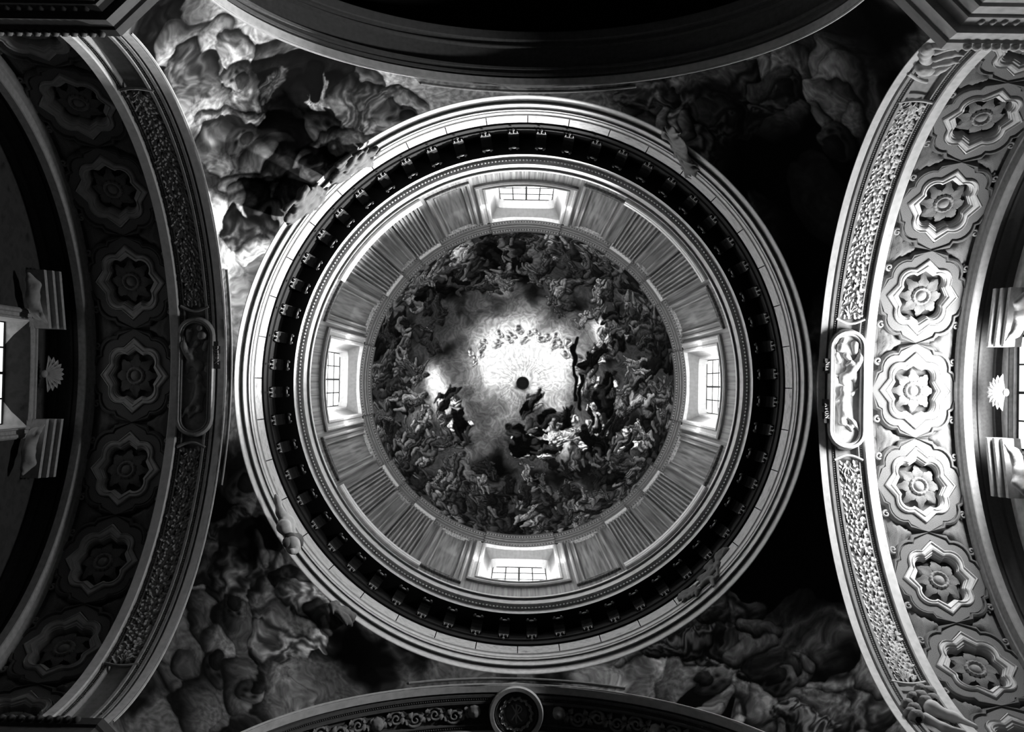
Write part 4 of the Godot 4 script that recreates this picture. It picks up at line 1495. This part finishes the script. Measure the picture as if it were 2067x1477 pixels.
# ---- carved figures: bones [a, b, ra, rb] melted together and meshed with surface nets
func carve(bones: Array, cell: float, melt := 0.35) -> MB:
	var lo := Vector3.ONE * 1e9
	var hi := -lo
	var rmax := 0.0
	for b in bones:
		var r: float = maxf(b[2], b[3])
		rmax = maxf(rmax, r)
		for p in [b[0], b[1]]:
			lo = lo.min(p - Vector3.ONE * r)
			hi = hi.max(p + Vector3.ONE * r)
	lo -= Vector3.ONE * cell * 3
	hi += Vector3.ONE * cell * 3
	var nx := int((hi.x - lo.x) / cell) + 1
	var ny := int((hi.y - lo.y) / cell) + 1
	var nz := int((hi.z - lo.z) / cell) + 1
	var f := PackedFloat32Array()
	f.resize(nx * ny * nz)
	var kk := melt / cell
	for b in bones:
		var a: Vector3 = b[0]
		var ab: Vector3 = b[1] - a
		var l2 := maxf(ab.length_squared(), 1e-9)
		var ra: float = b[2]
		var rb: float = b[3]
		var r := maxf(ra, rb) + cell * 4.0
		var p0 := ((a.min(b[1]) - Vector3.ONE * r - lo) / cell).floor().max(Vector3.ZERO)
		var p1 := ((a.max(b[1]) + Vector3.ONE * r - lo) / cell).ceil().min(Vector3(nx - 1, ny - 1, nz - 1))
		for z in range(int(p0.z), int(p1.z) + 1):
			for y in range(int(p0.y), int(p1.y) + 1):
				for x in range(int(p0.x), int(p1.x) + 1):
					var p := lo + Vector3(x, y, z) * cell - a
					var t := clampf(p.dot(ab) / l2, 0.0, 1.0)
					var d := (p - ab * t).length() - (ra + (rb - ra) * t)
					if d < cell * 4.0:
						f[(z * ny + y) * nx + x] += exp(-kk * d)
	# field is positive inside
	var out := MB.new()
	var id := PackedInt32Array()
	id.resize(nx * ny * nz)
	id.fill(-1)
	var corner := [Vector3i(0, 0, 0), Vector3i(1, 0, 0), Vector3i(0, 1, 0), Vector3i(1, 1, 0), Vector3i(0, 0, 1), Vector3i(1, 0, 1), Vector3i(0, 1, 1), Vector3i(1, 1, 1)]
	var edges := [[0, 1], [2, 3], [4, 5], [6, 7], [0, 2], [1, 3], [4, 6], [5, 7], [0, 4], [1, 5], [2, 6], [3, 7]]
	var nxy := nx * ny
	for z in nz - 1:
		for y in ny - 1:
			for x in nx - 1:
				var i := z * nxy + y * nx + x
				var n_in := int(f[i] > 1.0) + int(f[i + 1] > 1.0) + int(f[i + nx] > 1.0) + int(f[i + nx + 1] > 1.0) + int(f[i + nxy] > 1.0) + int(f[i + nxy + 1] > 1.0) + int(f[i + nxy + nx] > 1.0) + int(f[i + nxy + nx + 1] > 1.0)
				if n_in == 0 or n_in == 8:
					continue
				var c := PackedFloat32Array()
				for q in corner:
					c.append(log(maxf(f[i + q.z * nxy + q.y * nx + q.x], 1e-6)))
				var p := Vector3.ZERO
				var n := 0
				for e in edges:
					var va := c[e[0]]
					var vb := c[e[1]]
					if (va > 0.0) != (vb > 0.0):
						p += Vector3(corner[e[0]]).lerp(Vector3(corner[e[1]]), va / (va - vb))
						n += 1
				id[i] = out.v.size()
				out.v.append(lo + (Vector3(x, y, z) + p / n) * cell)
				var g := Vector3(c[0] + c[2] + c[4] + c[6] - c[1] - c[3] - c[5] - c[7], c[0] + c[1] + c[4] + c[5] - c[2] - c[3] - c[6] - c[7], c[0] + c[1] + c[2] + c[3] - c[4] - c[5] - c[6] - c[7])
				out.n.append(g.normalized())
				out.uv.append(Vector2.ZERO)
	var st := [1, nx, nxy]
	for z in range(1, nz - 1):
		for y in range(1, ny - 1):
			for x in range(1, nx - 1):
				var i := z * nxy + y * nx + x
				for ax in 3:
					var a := f[i] > 1.0
					if a == (f[i + st[ax]] > 1.0):
						continue
					var u: int = st[(ax + 1) % 3]
					var w: int = st[(ax + 2) % 3]
					var q := [id[i], id[i - u], id[i - u - w], id[i - w]]
					if q[0] < 0 or q[1] < 0 or q[2] < 0 or q[3] < 0:
						continue
					if a:
						out.ix.append_array([q[0], q[2], q[1], q[0], q[3], q[2]])
					else:
						out.ix.append_array([q[0], q[1], q[2], q[0], q[2], q[3]])
	return out

func stadium(a: float, b: float, o: float, x: float, d: float, rho: float) -> PackedVector3Array:
	var r := PackedVector3Array()
	var hw := a + o
	var st := b - a
	for i in 13:
		var t := -PI + PI * i / 12.0
		r.append(vp(x + hw * cos(t), -st + hw * sin(t), d, rho))
	for i in 13:
		var t := PI * i / 12.0
		r.append(vp(x + hw * cos(t), st + hw * sin(t), d, rho))
	r.append(r[0])
	return r

func letters(words: String, size: float, deep: float) -> TextMesh:
	var f := SystemFont.new()
	f.font_names = PackedStringArray(["Droid Serif"])
	f.font_weight = 700
	var t := TextMesh.new()
	t.text = words
	t.font = f
	t.font_size = 32
	t.pixel_size = size / 32.0
	t.depth = deep
	t.curve_step = 2.0
	return t

# a frame of axes on the vault's face: x to the right of the reading, y up the reading, z towards the eye
func on_vault(x: float, s: float, d: float, rho: float, right_s: float) -> Transform3D:
	var t := s / rho
	var z := -Vector3(0, cos(t), -sin(t))
	var along := Vector3(0, -sin(t), -cos(t)) * right_s
	return Transform3D(Basis(along, z.cross(along), z), vp(x, s, d, rho))

func writing(words: String, size: float, at: Transform3D, mat: Material, parent: Node3D) -> void:
	var o := MeshInstance3D.new()
	o.name = "lettering"
	o.mesh = letters(words, size, 0.03)
	o.material_override = mat
	at.origin -= OFF.get(parent, Vector3.ZERO)
	o.transform = at
	parent.add_child(o, true)

func ornaments() -> void:
	for k in [0, 2]:
		rib_panels(k)
	monogram()
	ring_stucco()

func rib_panels(k: int) -> void:
	var q := arch_r(k) - 8.8
	var x0: float = ARCH_D[k] - 10.0
	var rho := 8.8 + q
	var turn := k * PI / 2
	var pale: Material = M.pale if k == 0 else M.mid  # left copy greyer than the right, dim light put into its colour
	var side := "bright right" if k == 0 else "dark left"
	var rng := RandomNumberGenerator.new()
	rng.seed = 4 + k
	# long laurel panels
	for sg in [-1.0, 1.0]:
		var up: bool = (sg < 0) == (k == 0)
		var s0 := 2.5
		var s1 := 10.3
		var o := thing("laurel_panel", "long sunk panel of laurel leaves on the %s arch, %s its figure cartouche" % [side, "above" if up else "below"], "panel", vp(x0 + 10.97, sg * 5.0, 0.1, rho), turn, "laurel panels")
		var b := MB.new()
		var rows := []
		for xx in [10.66, 10.8, 10.97, 11.14, 11.28]:
			var r := PackedVector3Array()
			for i in 41:
				r.append(vp(x0 + xx, sg * lerpf(s0, s1, i / 40.0), 0.165 - 0.05 * (1.0 - pow((xx - 10.97) / 0.31, 2.0)), rho))
			rows.append(r)
		b.grid(rows, P(x0 + 10.97, 0, 10))
		part("panel_bed", b, M.rough, o)
		var lf := MB.new()
		var at := func(px, py, hgt): return Vector3(px, hgt, py)
		leaf(lf, at, 0.0, 0.0, 0.24, 0.075, 0.07, 0.12)
		var spots := []
		for i in 76:
			for j in 5:
				var s: float = sg * (s0 + 0.1 + i * 0.103)
				var xx: float = 10.72 + 0.125 * j + (0.06 if i % 2 else 0.0) + rng.randf_range(-0.02, 0.02)
				if xx > 11.26:
					continue
				var t := s / rho
				var down := -Vector3(0, cos(t), -sin(t))
				var along: Vector3 = Vector3(0, -sin(t), -cos(t)) * (-sg)
				var ang := rng.randf_range(-0.5, 0.5) + (j - 2) * 0.16
				var ex: Vector3 = (along * cos(ang) + Vector3.RIGHT * sin(ang)).normalized()
				spots.append(Transform3D(Basis(ex, down, ex.cross(down)) * Basis.from_scale(Vector3.ONE * rng.randf_range(0.8, 1.2)), vp(x0 + xx, s, 0.12, rho)))
		stuff("laurel_leaves", lf.mesh(), pale, spots, o)
		for e in [s0 + 0.05, s1 - 0.05]:
			for i in 5:
				var pl := MB.new()
				var dirn: float = sg * (1.0 if e < 5.0 else -1.0)
				var at2 := func(px, py, hgt): return vp(x0 + 10.97 + px, sg * e + py, 0.1 - hgt, rho)
				leaf(pl, at2, dirn * (PI / 2 + (i - 2) * 0.42), 0.02, 0.46 - 0.05 * absf(i - 2), 0.06, 0.07, 0.0)
				part("palmette_leaf", pl, pale, o)
		var eb := MB.new()
		var pth := PackedVector3Array()
		for c in [[10.655, s0], [10.655, s1], [11.285, s1], [11.285, s0]]:
			pth.append(vp(x0 + c[0], sg * c[1], 0.0, rho))
		for e in 2:
			var pp := PackedVector3Array()
			for i in 13:
				pp.append(vp(x0 + 10.5 + 0.95 * i / 12.0, sg * ((s0 - 0.1) if e == 0 else (s1 + 0.1)) - sg * (0.16 * sin(PI * i / 12.0) if e == 0 else -0.1 * sin(PI * i / 12.0)), 0.02, rho))
			eb.tube(pp, 0.05, 6)
		part("end_fillet", eb, pale, o)
	# cartouche with figures
	var cx := x0 + 10.93
	var o := thing("figure_cartouche", "long round-ended cartouche with carved figures and a lettered scroll on the %s arch" % side, "relief", vp(cx, 0, 0, rho), turn)
	var fr := MB.new()
	var ls := []
	for l in [[0.2, 0.2], [0.2, -0.06], [0.17, -0.1], [0.1, -0.1], [0.08, -0.05], [0.03, -0.06], [0.0, -0.02], [0.0, 0.12]]:
		ls.append(stadium(0.42, 1.85, l[0], cx, l[1] - 0.11, rho))
	fr.loft(ls, P(cx, 0, 10))
	part("frame", fr, pale, o)
	var fl := MB.new()
	fl.fan(stadium(0.42, 1.85, 0.0, cx, -0.02, rho), P(cx, 0, 10))
	part("floor_plate", fl, pale, o)
	# figures: measured on the right arch in crops of 5.47 pixels to the photograph's one
	var flip := 1.0 if k == 0 else -1.0
	var mk := func(list: Array, melt: float) -> MB:
		var bones := []
		for c in list:
			var fa := func(px, py, dd): return vp(cx + (px - 345.0) * 0.00308 * 1.0, (py - 738.0) * 0.00308 * flip, dd - 0.11, rho)
			bones.append([fa.call(c[0], c[1], c[6]), fa.call(c[2], c[3], c[7] if c.size() > 7 else c[6]), c[4] * 0.00308, c[5] * 0.00308])
		return carve(bones, 0.026, melt)
	var body := [[455, 455, 400, 520, 34, 44, -0.02], [400, 520, 300, 610, 46, 42, 0.0], [470, 460, 480, 300, 26, 20, 0.0], [300, 610, 430, 600, 36, 30, 0.02], [430, 600, 440, 690, 26, 24, 0.0], [300, 640, 350, 740, 34, 28, 0.02], [455, 440, 470, 410, 16, 22, -0.06], [475, 395, 478, 380, 26, 24, -0.08], [440, 480, 380, 430, 20, 16, -0.05], [380, 430, 330, 470, 16, 12, -0.05]]
	part("bending_figure", mk.call(body, 0.5), pale, o)
	var child := [[320, 790, 300, 930, 36, 44, 0.0], [300, 930, 330, 1010, 42, 34, 0.0], [340, 1010, 420, 1110, 30, 22, 0.0], [420, 1110, 480, 1190, 20, 12, 0.0], [285, 1000, 290, 1100, 30, 24, 0.0], [290, 1100, 380, 1160, 22, 14, 0.02], [380, 1160, 405, 1200, 12, 10, 0.02], [330, 780, 400, 790, 18, 15, -0.02], [400, 790, 470, 730, 14, 10, -0.04], [300, 740, 305, 725, 28, 26, -0.06], [300, 810, 230, 880, 17, 13, -0.02], [230, 880, 210, 950, 12, 10, 0.0]]
	part("lower_figure", mk.call(child, 0.5), pale, o)
	var cloth := [[220, 360, 250, 420, 38, 34, 0.0], [265, 275, 280, 280, 50, 48, 0.0], [290, 190, 300, 195, 36, 34, 0.0], [330, 360, 380, 420, 36, 30, 0.0], [420, 240, 430, 330, 44, 36, 0.06], [215, 640, 220, 650, 46, 40, 0.0], [190, 590, 250, 600, 24, 26, 0.0], [370, 1000, 450, 880, 26, 18, 0.06], [400, 900, 470, 940, 18, 22, 0.06], [220, 780, 240, 860, 28, 22, 0.04], [510, 690, 530, 650, 30, 24, -0.03]]
	for c in cloth:
		part("drapery", mk.call([c], 0.7), pale, o)
	var tx := -1.0 if k == 0 else -1.0
	for w in ([["NEI", 480.0, 0.52], ["AVON", 985.0, 0.82]] if k == 0 else [["DEIRN", 490.0, 0.95]]):
		var s: float = (w[1] - 738.0) * 0.00308 * flip
		var xx := cx - 0.65
		var tb := MB.new()
		var rows := []
		for i in 3:
			var r := PackedVector3Array()
			for j in 9:
				r.append(vp(xx - 0.13 + 0.13 * i, s + w[2] * (j / 8.0 - 0.5), -0.22 - 0.015 * sin(j * 1.4), rho))
			rows.append(r)
		tb.grid(rows, P(xx, 0, 10))
		rows.reverse()
		var back := []
		for r in rows:
			var r2 := PackedVector3Array()
			for p in r:
				r2.append(p + Vector3(0, 0.22, 0))
			back.append(r2)
		tb.grid(back, P(xx, 0, 90))
		part("scroll_tablet", tb, M.low, o)
		writing(w[0], 0.17 if k == 0 else 0.19, on_vault(xx - 0.05, s, -0.25, rho, 1.0 if k == 0 else -1.0), pale, o)
	# clusters at the feet of the arch
	if k == 0:
		foot_reliefs(x0, rho, pale)

func foot_reliefs(x0: float, rho: float, pale: Material) -> void:
	var rp := func(px, py, d):
		# meets the arch's own cylinder
		var dr := sight(px, py)
		var a := dr.y * dr.y + dr.z * dr.z
		var r: float = rho + d
		var b := -dr.y * HS
		var cc: float = HS * HS - r * r
		var t := (-b + sqrt(maxf(0.0, b * b - a * cc))) / a
		return Vector3(0, EYE, 0) + dr * t
	var o := thing("flower_relief", "carved flowers with a pair of limbs at the lower foot of the bright arch", "relief", rp.call(1870, 1420, 0.0), 0.0)
	var rng := RandomNumberGenerator.new()
	rng.seed = 8
	for c in [[1832, 1422, 9], [1845, 1432, 11], [1858, 1408, 13], [1875, 1398, 12], [1843, 1408, 9], [1868, 1418, 12], [1850, 1448, 13], [1838, 1440, 9], [1882, 1412, 10], [1858, 1392, 9]]:
		var bones := []
		var ctr: Vector3 = rp.call(c[0], c[1], -0.05)
		var r: float = c[2] * 0.0142
		for i in 7:
			var a := TAU * i / 6
			var off := Vector3(cos(a), 0, sin(a)) * r * (0.62 if i < 6 else 0.0)
			bones.append([ctr + off, ctr + off * 1.1, r * 0.5, r * 0.4])
		part("flower", carve(bones, 0.03, 0.5), M.mid, o)
	var legs := []
	for c in [[1885, 1432, 1925, 1448, 12, 9], [1925, 1448, 1968, 1466, 9, 5], [1868, 1448, 1905, 1468, 9, 7], [1905, 1468, 1945, 1477, 6, 5], [1880, 1428, 1876, 1424, 14, 12]]:
		legs.append([rp.call(c[0], c[1], -0.04), rp.call(c[2], c[3], -0.04), c[4] * 0.0142, c[5] * 0.0142])
	part("carved_limbs", carve(legs, 0.03, 0.6), pale, o)
	var o2 := thing("winged_head_relief", "carved winged head with ribbons at the upper foot of the bright right arch", "relief", rp.call(1880, 115, 0.0), 0.0)
	var hd := []
	for c in [[1868, 108, 1870, 112, 10, 9], [1872, 96, 1866, 100, 8, 8], [1878, 104, 1876, 100, 7, 6], [1864, 118, 1866, 122, 8, 7], [1874, 122, 1872, 120, 8, 7], [1866, 140, 1870, 138, 12, 10], [1858, 136, 1860, 140, 10, 9], [1878, 142, 1876, 144, 8, 8]]:
		hd.append([rp.call(c[0], c[1], -0.06), rp.call(c[2], c[3], -0.06), c[4] * 0.0142, c[5] * 0.0142])
	part("head", carve(hd, 0.03, 0.6), pale, o2)
	for w in [[1888, 104, 1925, 92, 1940, 98], [1888, 118, 1920, 108, 1945, 112], [1886, 130, 1915, 124, 1935, 126], [1884, 92, 1905, 92, 1925, 94], [1890, 146, 1905, 136, 1920, 132]]:
		var wb := [[rp.call(w[0], w[1], -0.02), rp.call(w[2], w[3], -0.03), 0.1, 0.08], [rp.call(w[2], w[3], -0.03), rp.call(w[4], w[5], 0.0), 0.08, 0.03]]
		part("wing_feather", carve(wb, 0.03, 0.6), pale, o2)
	var sc := MB.new()
	var pp := PackedVector3Array()
	for i in 9:
		pp.append(rp.call(lerpf(1834, 1872, i / 8.0), 148 + 16 * sin(PI * 0.5 * i / 8.0), 0.0))
	sc.tube(pp, 0.06, 8)
	part("shelf_moulding", sc, pale, o2)

# ---- round medallion with the monogram, and the carved frieze on the lower arch
func monogram() -> void:
	var k := 1
	var q := arch_r(k) - 8.8
	var rho := 8.8 + q
	var x0: float = ARCH_D[k] - 10.0
	var cx := x0 + 10.93
	var turn := k * PI / 2
	var o := thing("monogram_medallion", "round medallion with a wreathed letter monogram in the middle of the lower arch", "medallion", vp(cx, 0, 0, rho), turn)
	var ring := func(r, d):
		var l := PackedVector3Array()
		for i in 49:
			l.append(vp(cx + r * cos(TAU * i / 48), r * sin(TAU * i / 48), d - 0.1, rho))
		return l
	var f := MB.new()
	f.loft([ring.call(0.915, 0.2), ring.call(0.91, -0.09), ring.call(0.9, -0.1), ring.call(0.78, -0.1), ring.call(0.77, -0.09), ring.call(0.765, -0.02)], P(cx, 0, 10))
	part("outer_ring", f, M.pale, o)
	var g := MB.new()
	g.loft([ring.call(0.765, -0.02), ring.call(0.72, 0.02), ring.call(0.7, -0.02), ring.call(0.66, 0.04), ring.call(0.62, 0.06), ring.call(0.45, 0.06), ring.call(0.43, 0.02), ring.call(0.38, 0.02), ring.call(0.36, 0.07)], P(cx, 0, 10))
	part("inner_moulding", g, M.low, o)
	var fl := MB.new()
	fl.fan(ring.call(0.365, 0.065), P(cx, 0, 10))
	part("floor_plate", fl, M.mid, o)
	for i in 28:
		var a := TAU * i / 28
		var b := MB.new()
		var at := func(px, py, hgt): return vp(cx + 0.51 * cos(a) + px, 0.51 * sin(a) + py, -0.05 - hgt, rho)
		leaf(b, at, a + PI / 2 + (0.35 if i % 2 else -0.35), -0.02, 0.15, 0.05, 0.05, 0.0)
		part("wreath_leaf", b, M.pale, o)
	# the letters P and X laid over each other; the reading runs upright in the picture
	var put := func(px, py, d): return vp(cx + py, -px, d, rho)
	var stroke := func(pts: Array, r: float):
		var l := PackedVector3Array()
		for p in pts:
			l.append(put.call(p[0], p[1], -0.07))
		var b := MB.new()
		b.tube(l, r, 6)
		part("letter_stroke", b, M.pale, o)
	stroke.call([[0.0, -0.3], [0.0, 0.0], [0.0, 0.2], [0.02, 0.31]], 0.032)
	var bowl := []
	for i in 13:
		var a := -PI * 0.5 + PI * i / 12.0
		bowl.append([0.02 + 0.15 * cos(a), -0.15 + 0.13 * sin(a)])
	stroke.call(bowl, 0.026)
	stroke.call([[-0.16, -0.28], [-0.06, -0.12], [0.02, 0.02], [0.12, 0.18], [0.2, 0.24]], 0.026)
	stroke.call([[0.14, -0.24], [0.04, -0.08], [-0.06, 0.08], [-0.14, 0.22]], 0.024)
	# frieze on either side
	for sg in [-1.0, 1.0]:
		var p := thing("scrollwork_frieze", "dark carved scrollwork frieze on the lower arch, %s of the monogram medallion" % ["right" if sg < 0 else "left"], "frieze", vp(cx, sg * 4.0, 0.1, rho), turn, "carved friezes of the lower arch")
		var bed := MB.new()
		var rows := []
		for xx in [10.66, 10.97, 11.28]:
			var r := PackedVector3Array()
			for i in 41:
				r.append(vp(x0 + xx, sg * lerpf(1.0, 9.6, i / 40.0), 0.165, rho))
			rows.append(r)
		bed.grid(rows, P(cx, 0, 10))
		part("frieze_bed", bed, M.low, p)
		for i in 12:
			var sc: float = sg * (1.42 + 0.66 * i)
			var cxx := cx + 0.04 + (0.05 if i % 2 else -0.05)
			var dir := 1.0 if i % 2 else -1.0
			if i == 0 or i == 5:
				# a mask among the scrolls
				var m := [[vp(cxx, sc - 0.06, 0.06, rho), vp(cxx, sc + 0.06, 0.06, rho), 0.17, 0.15], [vp(cxx - 0.02, sc, -0.1, rho), vp(cxx + 0.07, sc, -0.08, rho), 0.035, 0.03], [vp(cxx - 0.16, sc - 0.1, 0.05, rho), vp(cxx - 0.16, sc + 0.1, 0.05, rho), 0.07, 0.07], [vp(cxx + 0.1, sc - 0.06, -0.02, rho), vp(cxx + 0.1, sc + 0.06, -0.02, rho), 0.04, 0.04], [vp(cxx - 0.2, sc, 0.05, rho), vp(cxx - 0.24, sc, 0.05, rho), 0.07, 0.04]]
				part("mask", carve(m, 0.028, 0.7), M.mid, p)
			else:
				var path := PackedVector3Array()
				var rad := []
				for j in 30:
					var u := j / 29.0
					var t := dir * (u * 3.4 * PI)
					var rr := 0.27 * (1.0 - 0.86 * u)
					path.append(vp(cxx + rr * sin(t), sc + rr * cos(t), 0.1 - 0.06 * u, rho))
					rad.append(0.06 - 0.028 * u)
				var tb := MB.new()
				tb.tube(path, rad, 6)
				part("scroll", tb, M.mid, p)
			for j in 4:
				var lf := MB.new()
				var ca: float = sc + sg * 0.33
				var at := func(px, py, hgt): return vp(cx + px, ca + py, 0.14 - hgt, rho)
				leaf(lf, at, j * PI / 2 + PI / 4 + 0.3 * dir, 0.03, 0.3, 0.085, 0.11, 0.2)
				part("acanthus_leaf", lf, M.mid, p)

# ---- clouds and children in stucco that spill from the paintings over the ring
func ring_stucco() -> void:
	var rg := func(px, py, r):
		var d := sight(px, py)
		return Vector3(0, EYE, 0) + d * (r / Vector2(d.x, d.z).length())
	var list := [
		["stucco_cloud", "grey stucco cloud spilling over the ring at the upper left", [[700, 335, 26], [722, 325, 22], [740, 318, 18], [690, 352, 16], [758, 306, 13], [676, 362, 14]], 9.4],
		["stucco_cloud", "bundle of stucco drapery over the ring, left of the upper left cloud", [[600, 420, 26], [622, 404, 26], [640, 392, 18], [612, 390, 18], [586, 440, 16], [632, 414, 16]], 9.45],
		["stucco_cloud", "dim stucco cloud lapping over the ring at the upper right", [[1352, 268, 20], [1366, 290, 20], [1376, 312, 16], [1384, 332, 18], [1396, 350, 14]], 9.5],
		["stucco_cloud", "dim stucco cloud over the ring at the lower right", [[1448, 1126, 18], [1436, 1150, 22], [1424, 1172, 18], [1462, 1112, 12], [1404, 1190, 14], [1384, 1206, 16]], 9.45],
		["stucco_cloud", "stucco cloud beside the putto at the lower left of the ring", [[690, 1236, 18], [706, 1250, 14], [676, 1222, 14]], 9.55],
	]
	for l in list:
		var bones := []
		var ctr: Vector3 = rg.call(l[2][0][0], l[2][0][1], l[3])
		var rng := RandomNumberGenerator.new()
		rng.seed = int(l[2][0][0])
		var n: int = l[2].size()
		for m in n:
			var c: Array = l[2][m]
			var e: Array = l[2][mini(m + 1, n - 1)] if m < n - 1 else l[2][m - 1]
			var run: Vector2 = Vector2(e[0] - c[0], e[1] - c[1]).normalized() * c[2]
			var core: Vector3 = rg.call(c[0], c[1], l[3] + 0.25)
			bones.append([core, core + Vector3(0, 0.2, 0), c[2] * 0.012, c[2] * 0.01])
			for i in 11:
				var u: float = rng.randf_range(-0.8, 0.8) * c[2]
				var w: float = rng.randf_range(-0.5, 0.5) * c[2]
				var k0: Vector2 = Vector2(c[0], c[1]) + run.normalized() * u + run.orthogonal().normalized() * w
				var k1: Vector2 = k0 + (run * rng.randf_range(0.5, 1.1)).rotated(rng.randf_range(-0.7, 0.7))
				var up: float = 0.12 * (1.0 - absf(w) / c[2]) + rng.randf_range(-0.03, 0.03)
				bones.append([rg.call(k0.x, k0.y, l[3] + 0.18 - up), rg.call(k1.x, k1.y, l[3] + 0.2 - up), c[2] * rng.randf_range(0.0028, 0.0048), c[2] * rng.randf_range(0.0018, 0.003)])
		var o := thing(l[0], l[1], "cloud", ctr)
		part("cloud_folds", carve(bones, 0.045, 1.1), M.low, o)
	var o := thing("stucco_putto", "small pale stucco putto with raised arm leaning over the ring at the lower left", "putto", rg.call(578, 1070, 9.4))
	var bp := func(list2: Array) -> Array:
		var bones := []
		for c in list2:
			bones.append([rg.call(c[0], c[1], c[6]), rg.call(c[2], c[3], c[6]), c[4] * 0.0165, c[5] * 0.0165])
		return bones
	part("body", carve(bp.call([[572, 1062, 580, 1052, 12, 13, 9.35], [580, 1052, 566, 1034, 9, 7, 9.3], [566, 1034, 560, 1010, 7, 5, 9.3], [560, 1010, 557, 1000, 5, 3, 9.28], [572, 1064, 584, 1080, 10, 8, 9.35], [586, 1058, 592, 1076, 7, 6, 9.3], [590, 1098, 592, 1104, 16, 15, 9.3], [598, 1106, 600, 1108, 4, 3, 9.06], [588, 1112, 594, 1114, 6, 5, 9.15]]), 0.05, 0.6), M.pale, o)
	part("hair", carve(bp.call([[586, 1086, 600, 1086, 12, 10, 9.32], [604, 1092, 606, 1098, 7, 6, 9.3], [578, 1092, 578, 1098, 8, 7, 9.35]]), 0.05, 0.6), M.low, o)
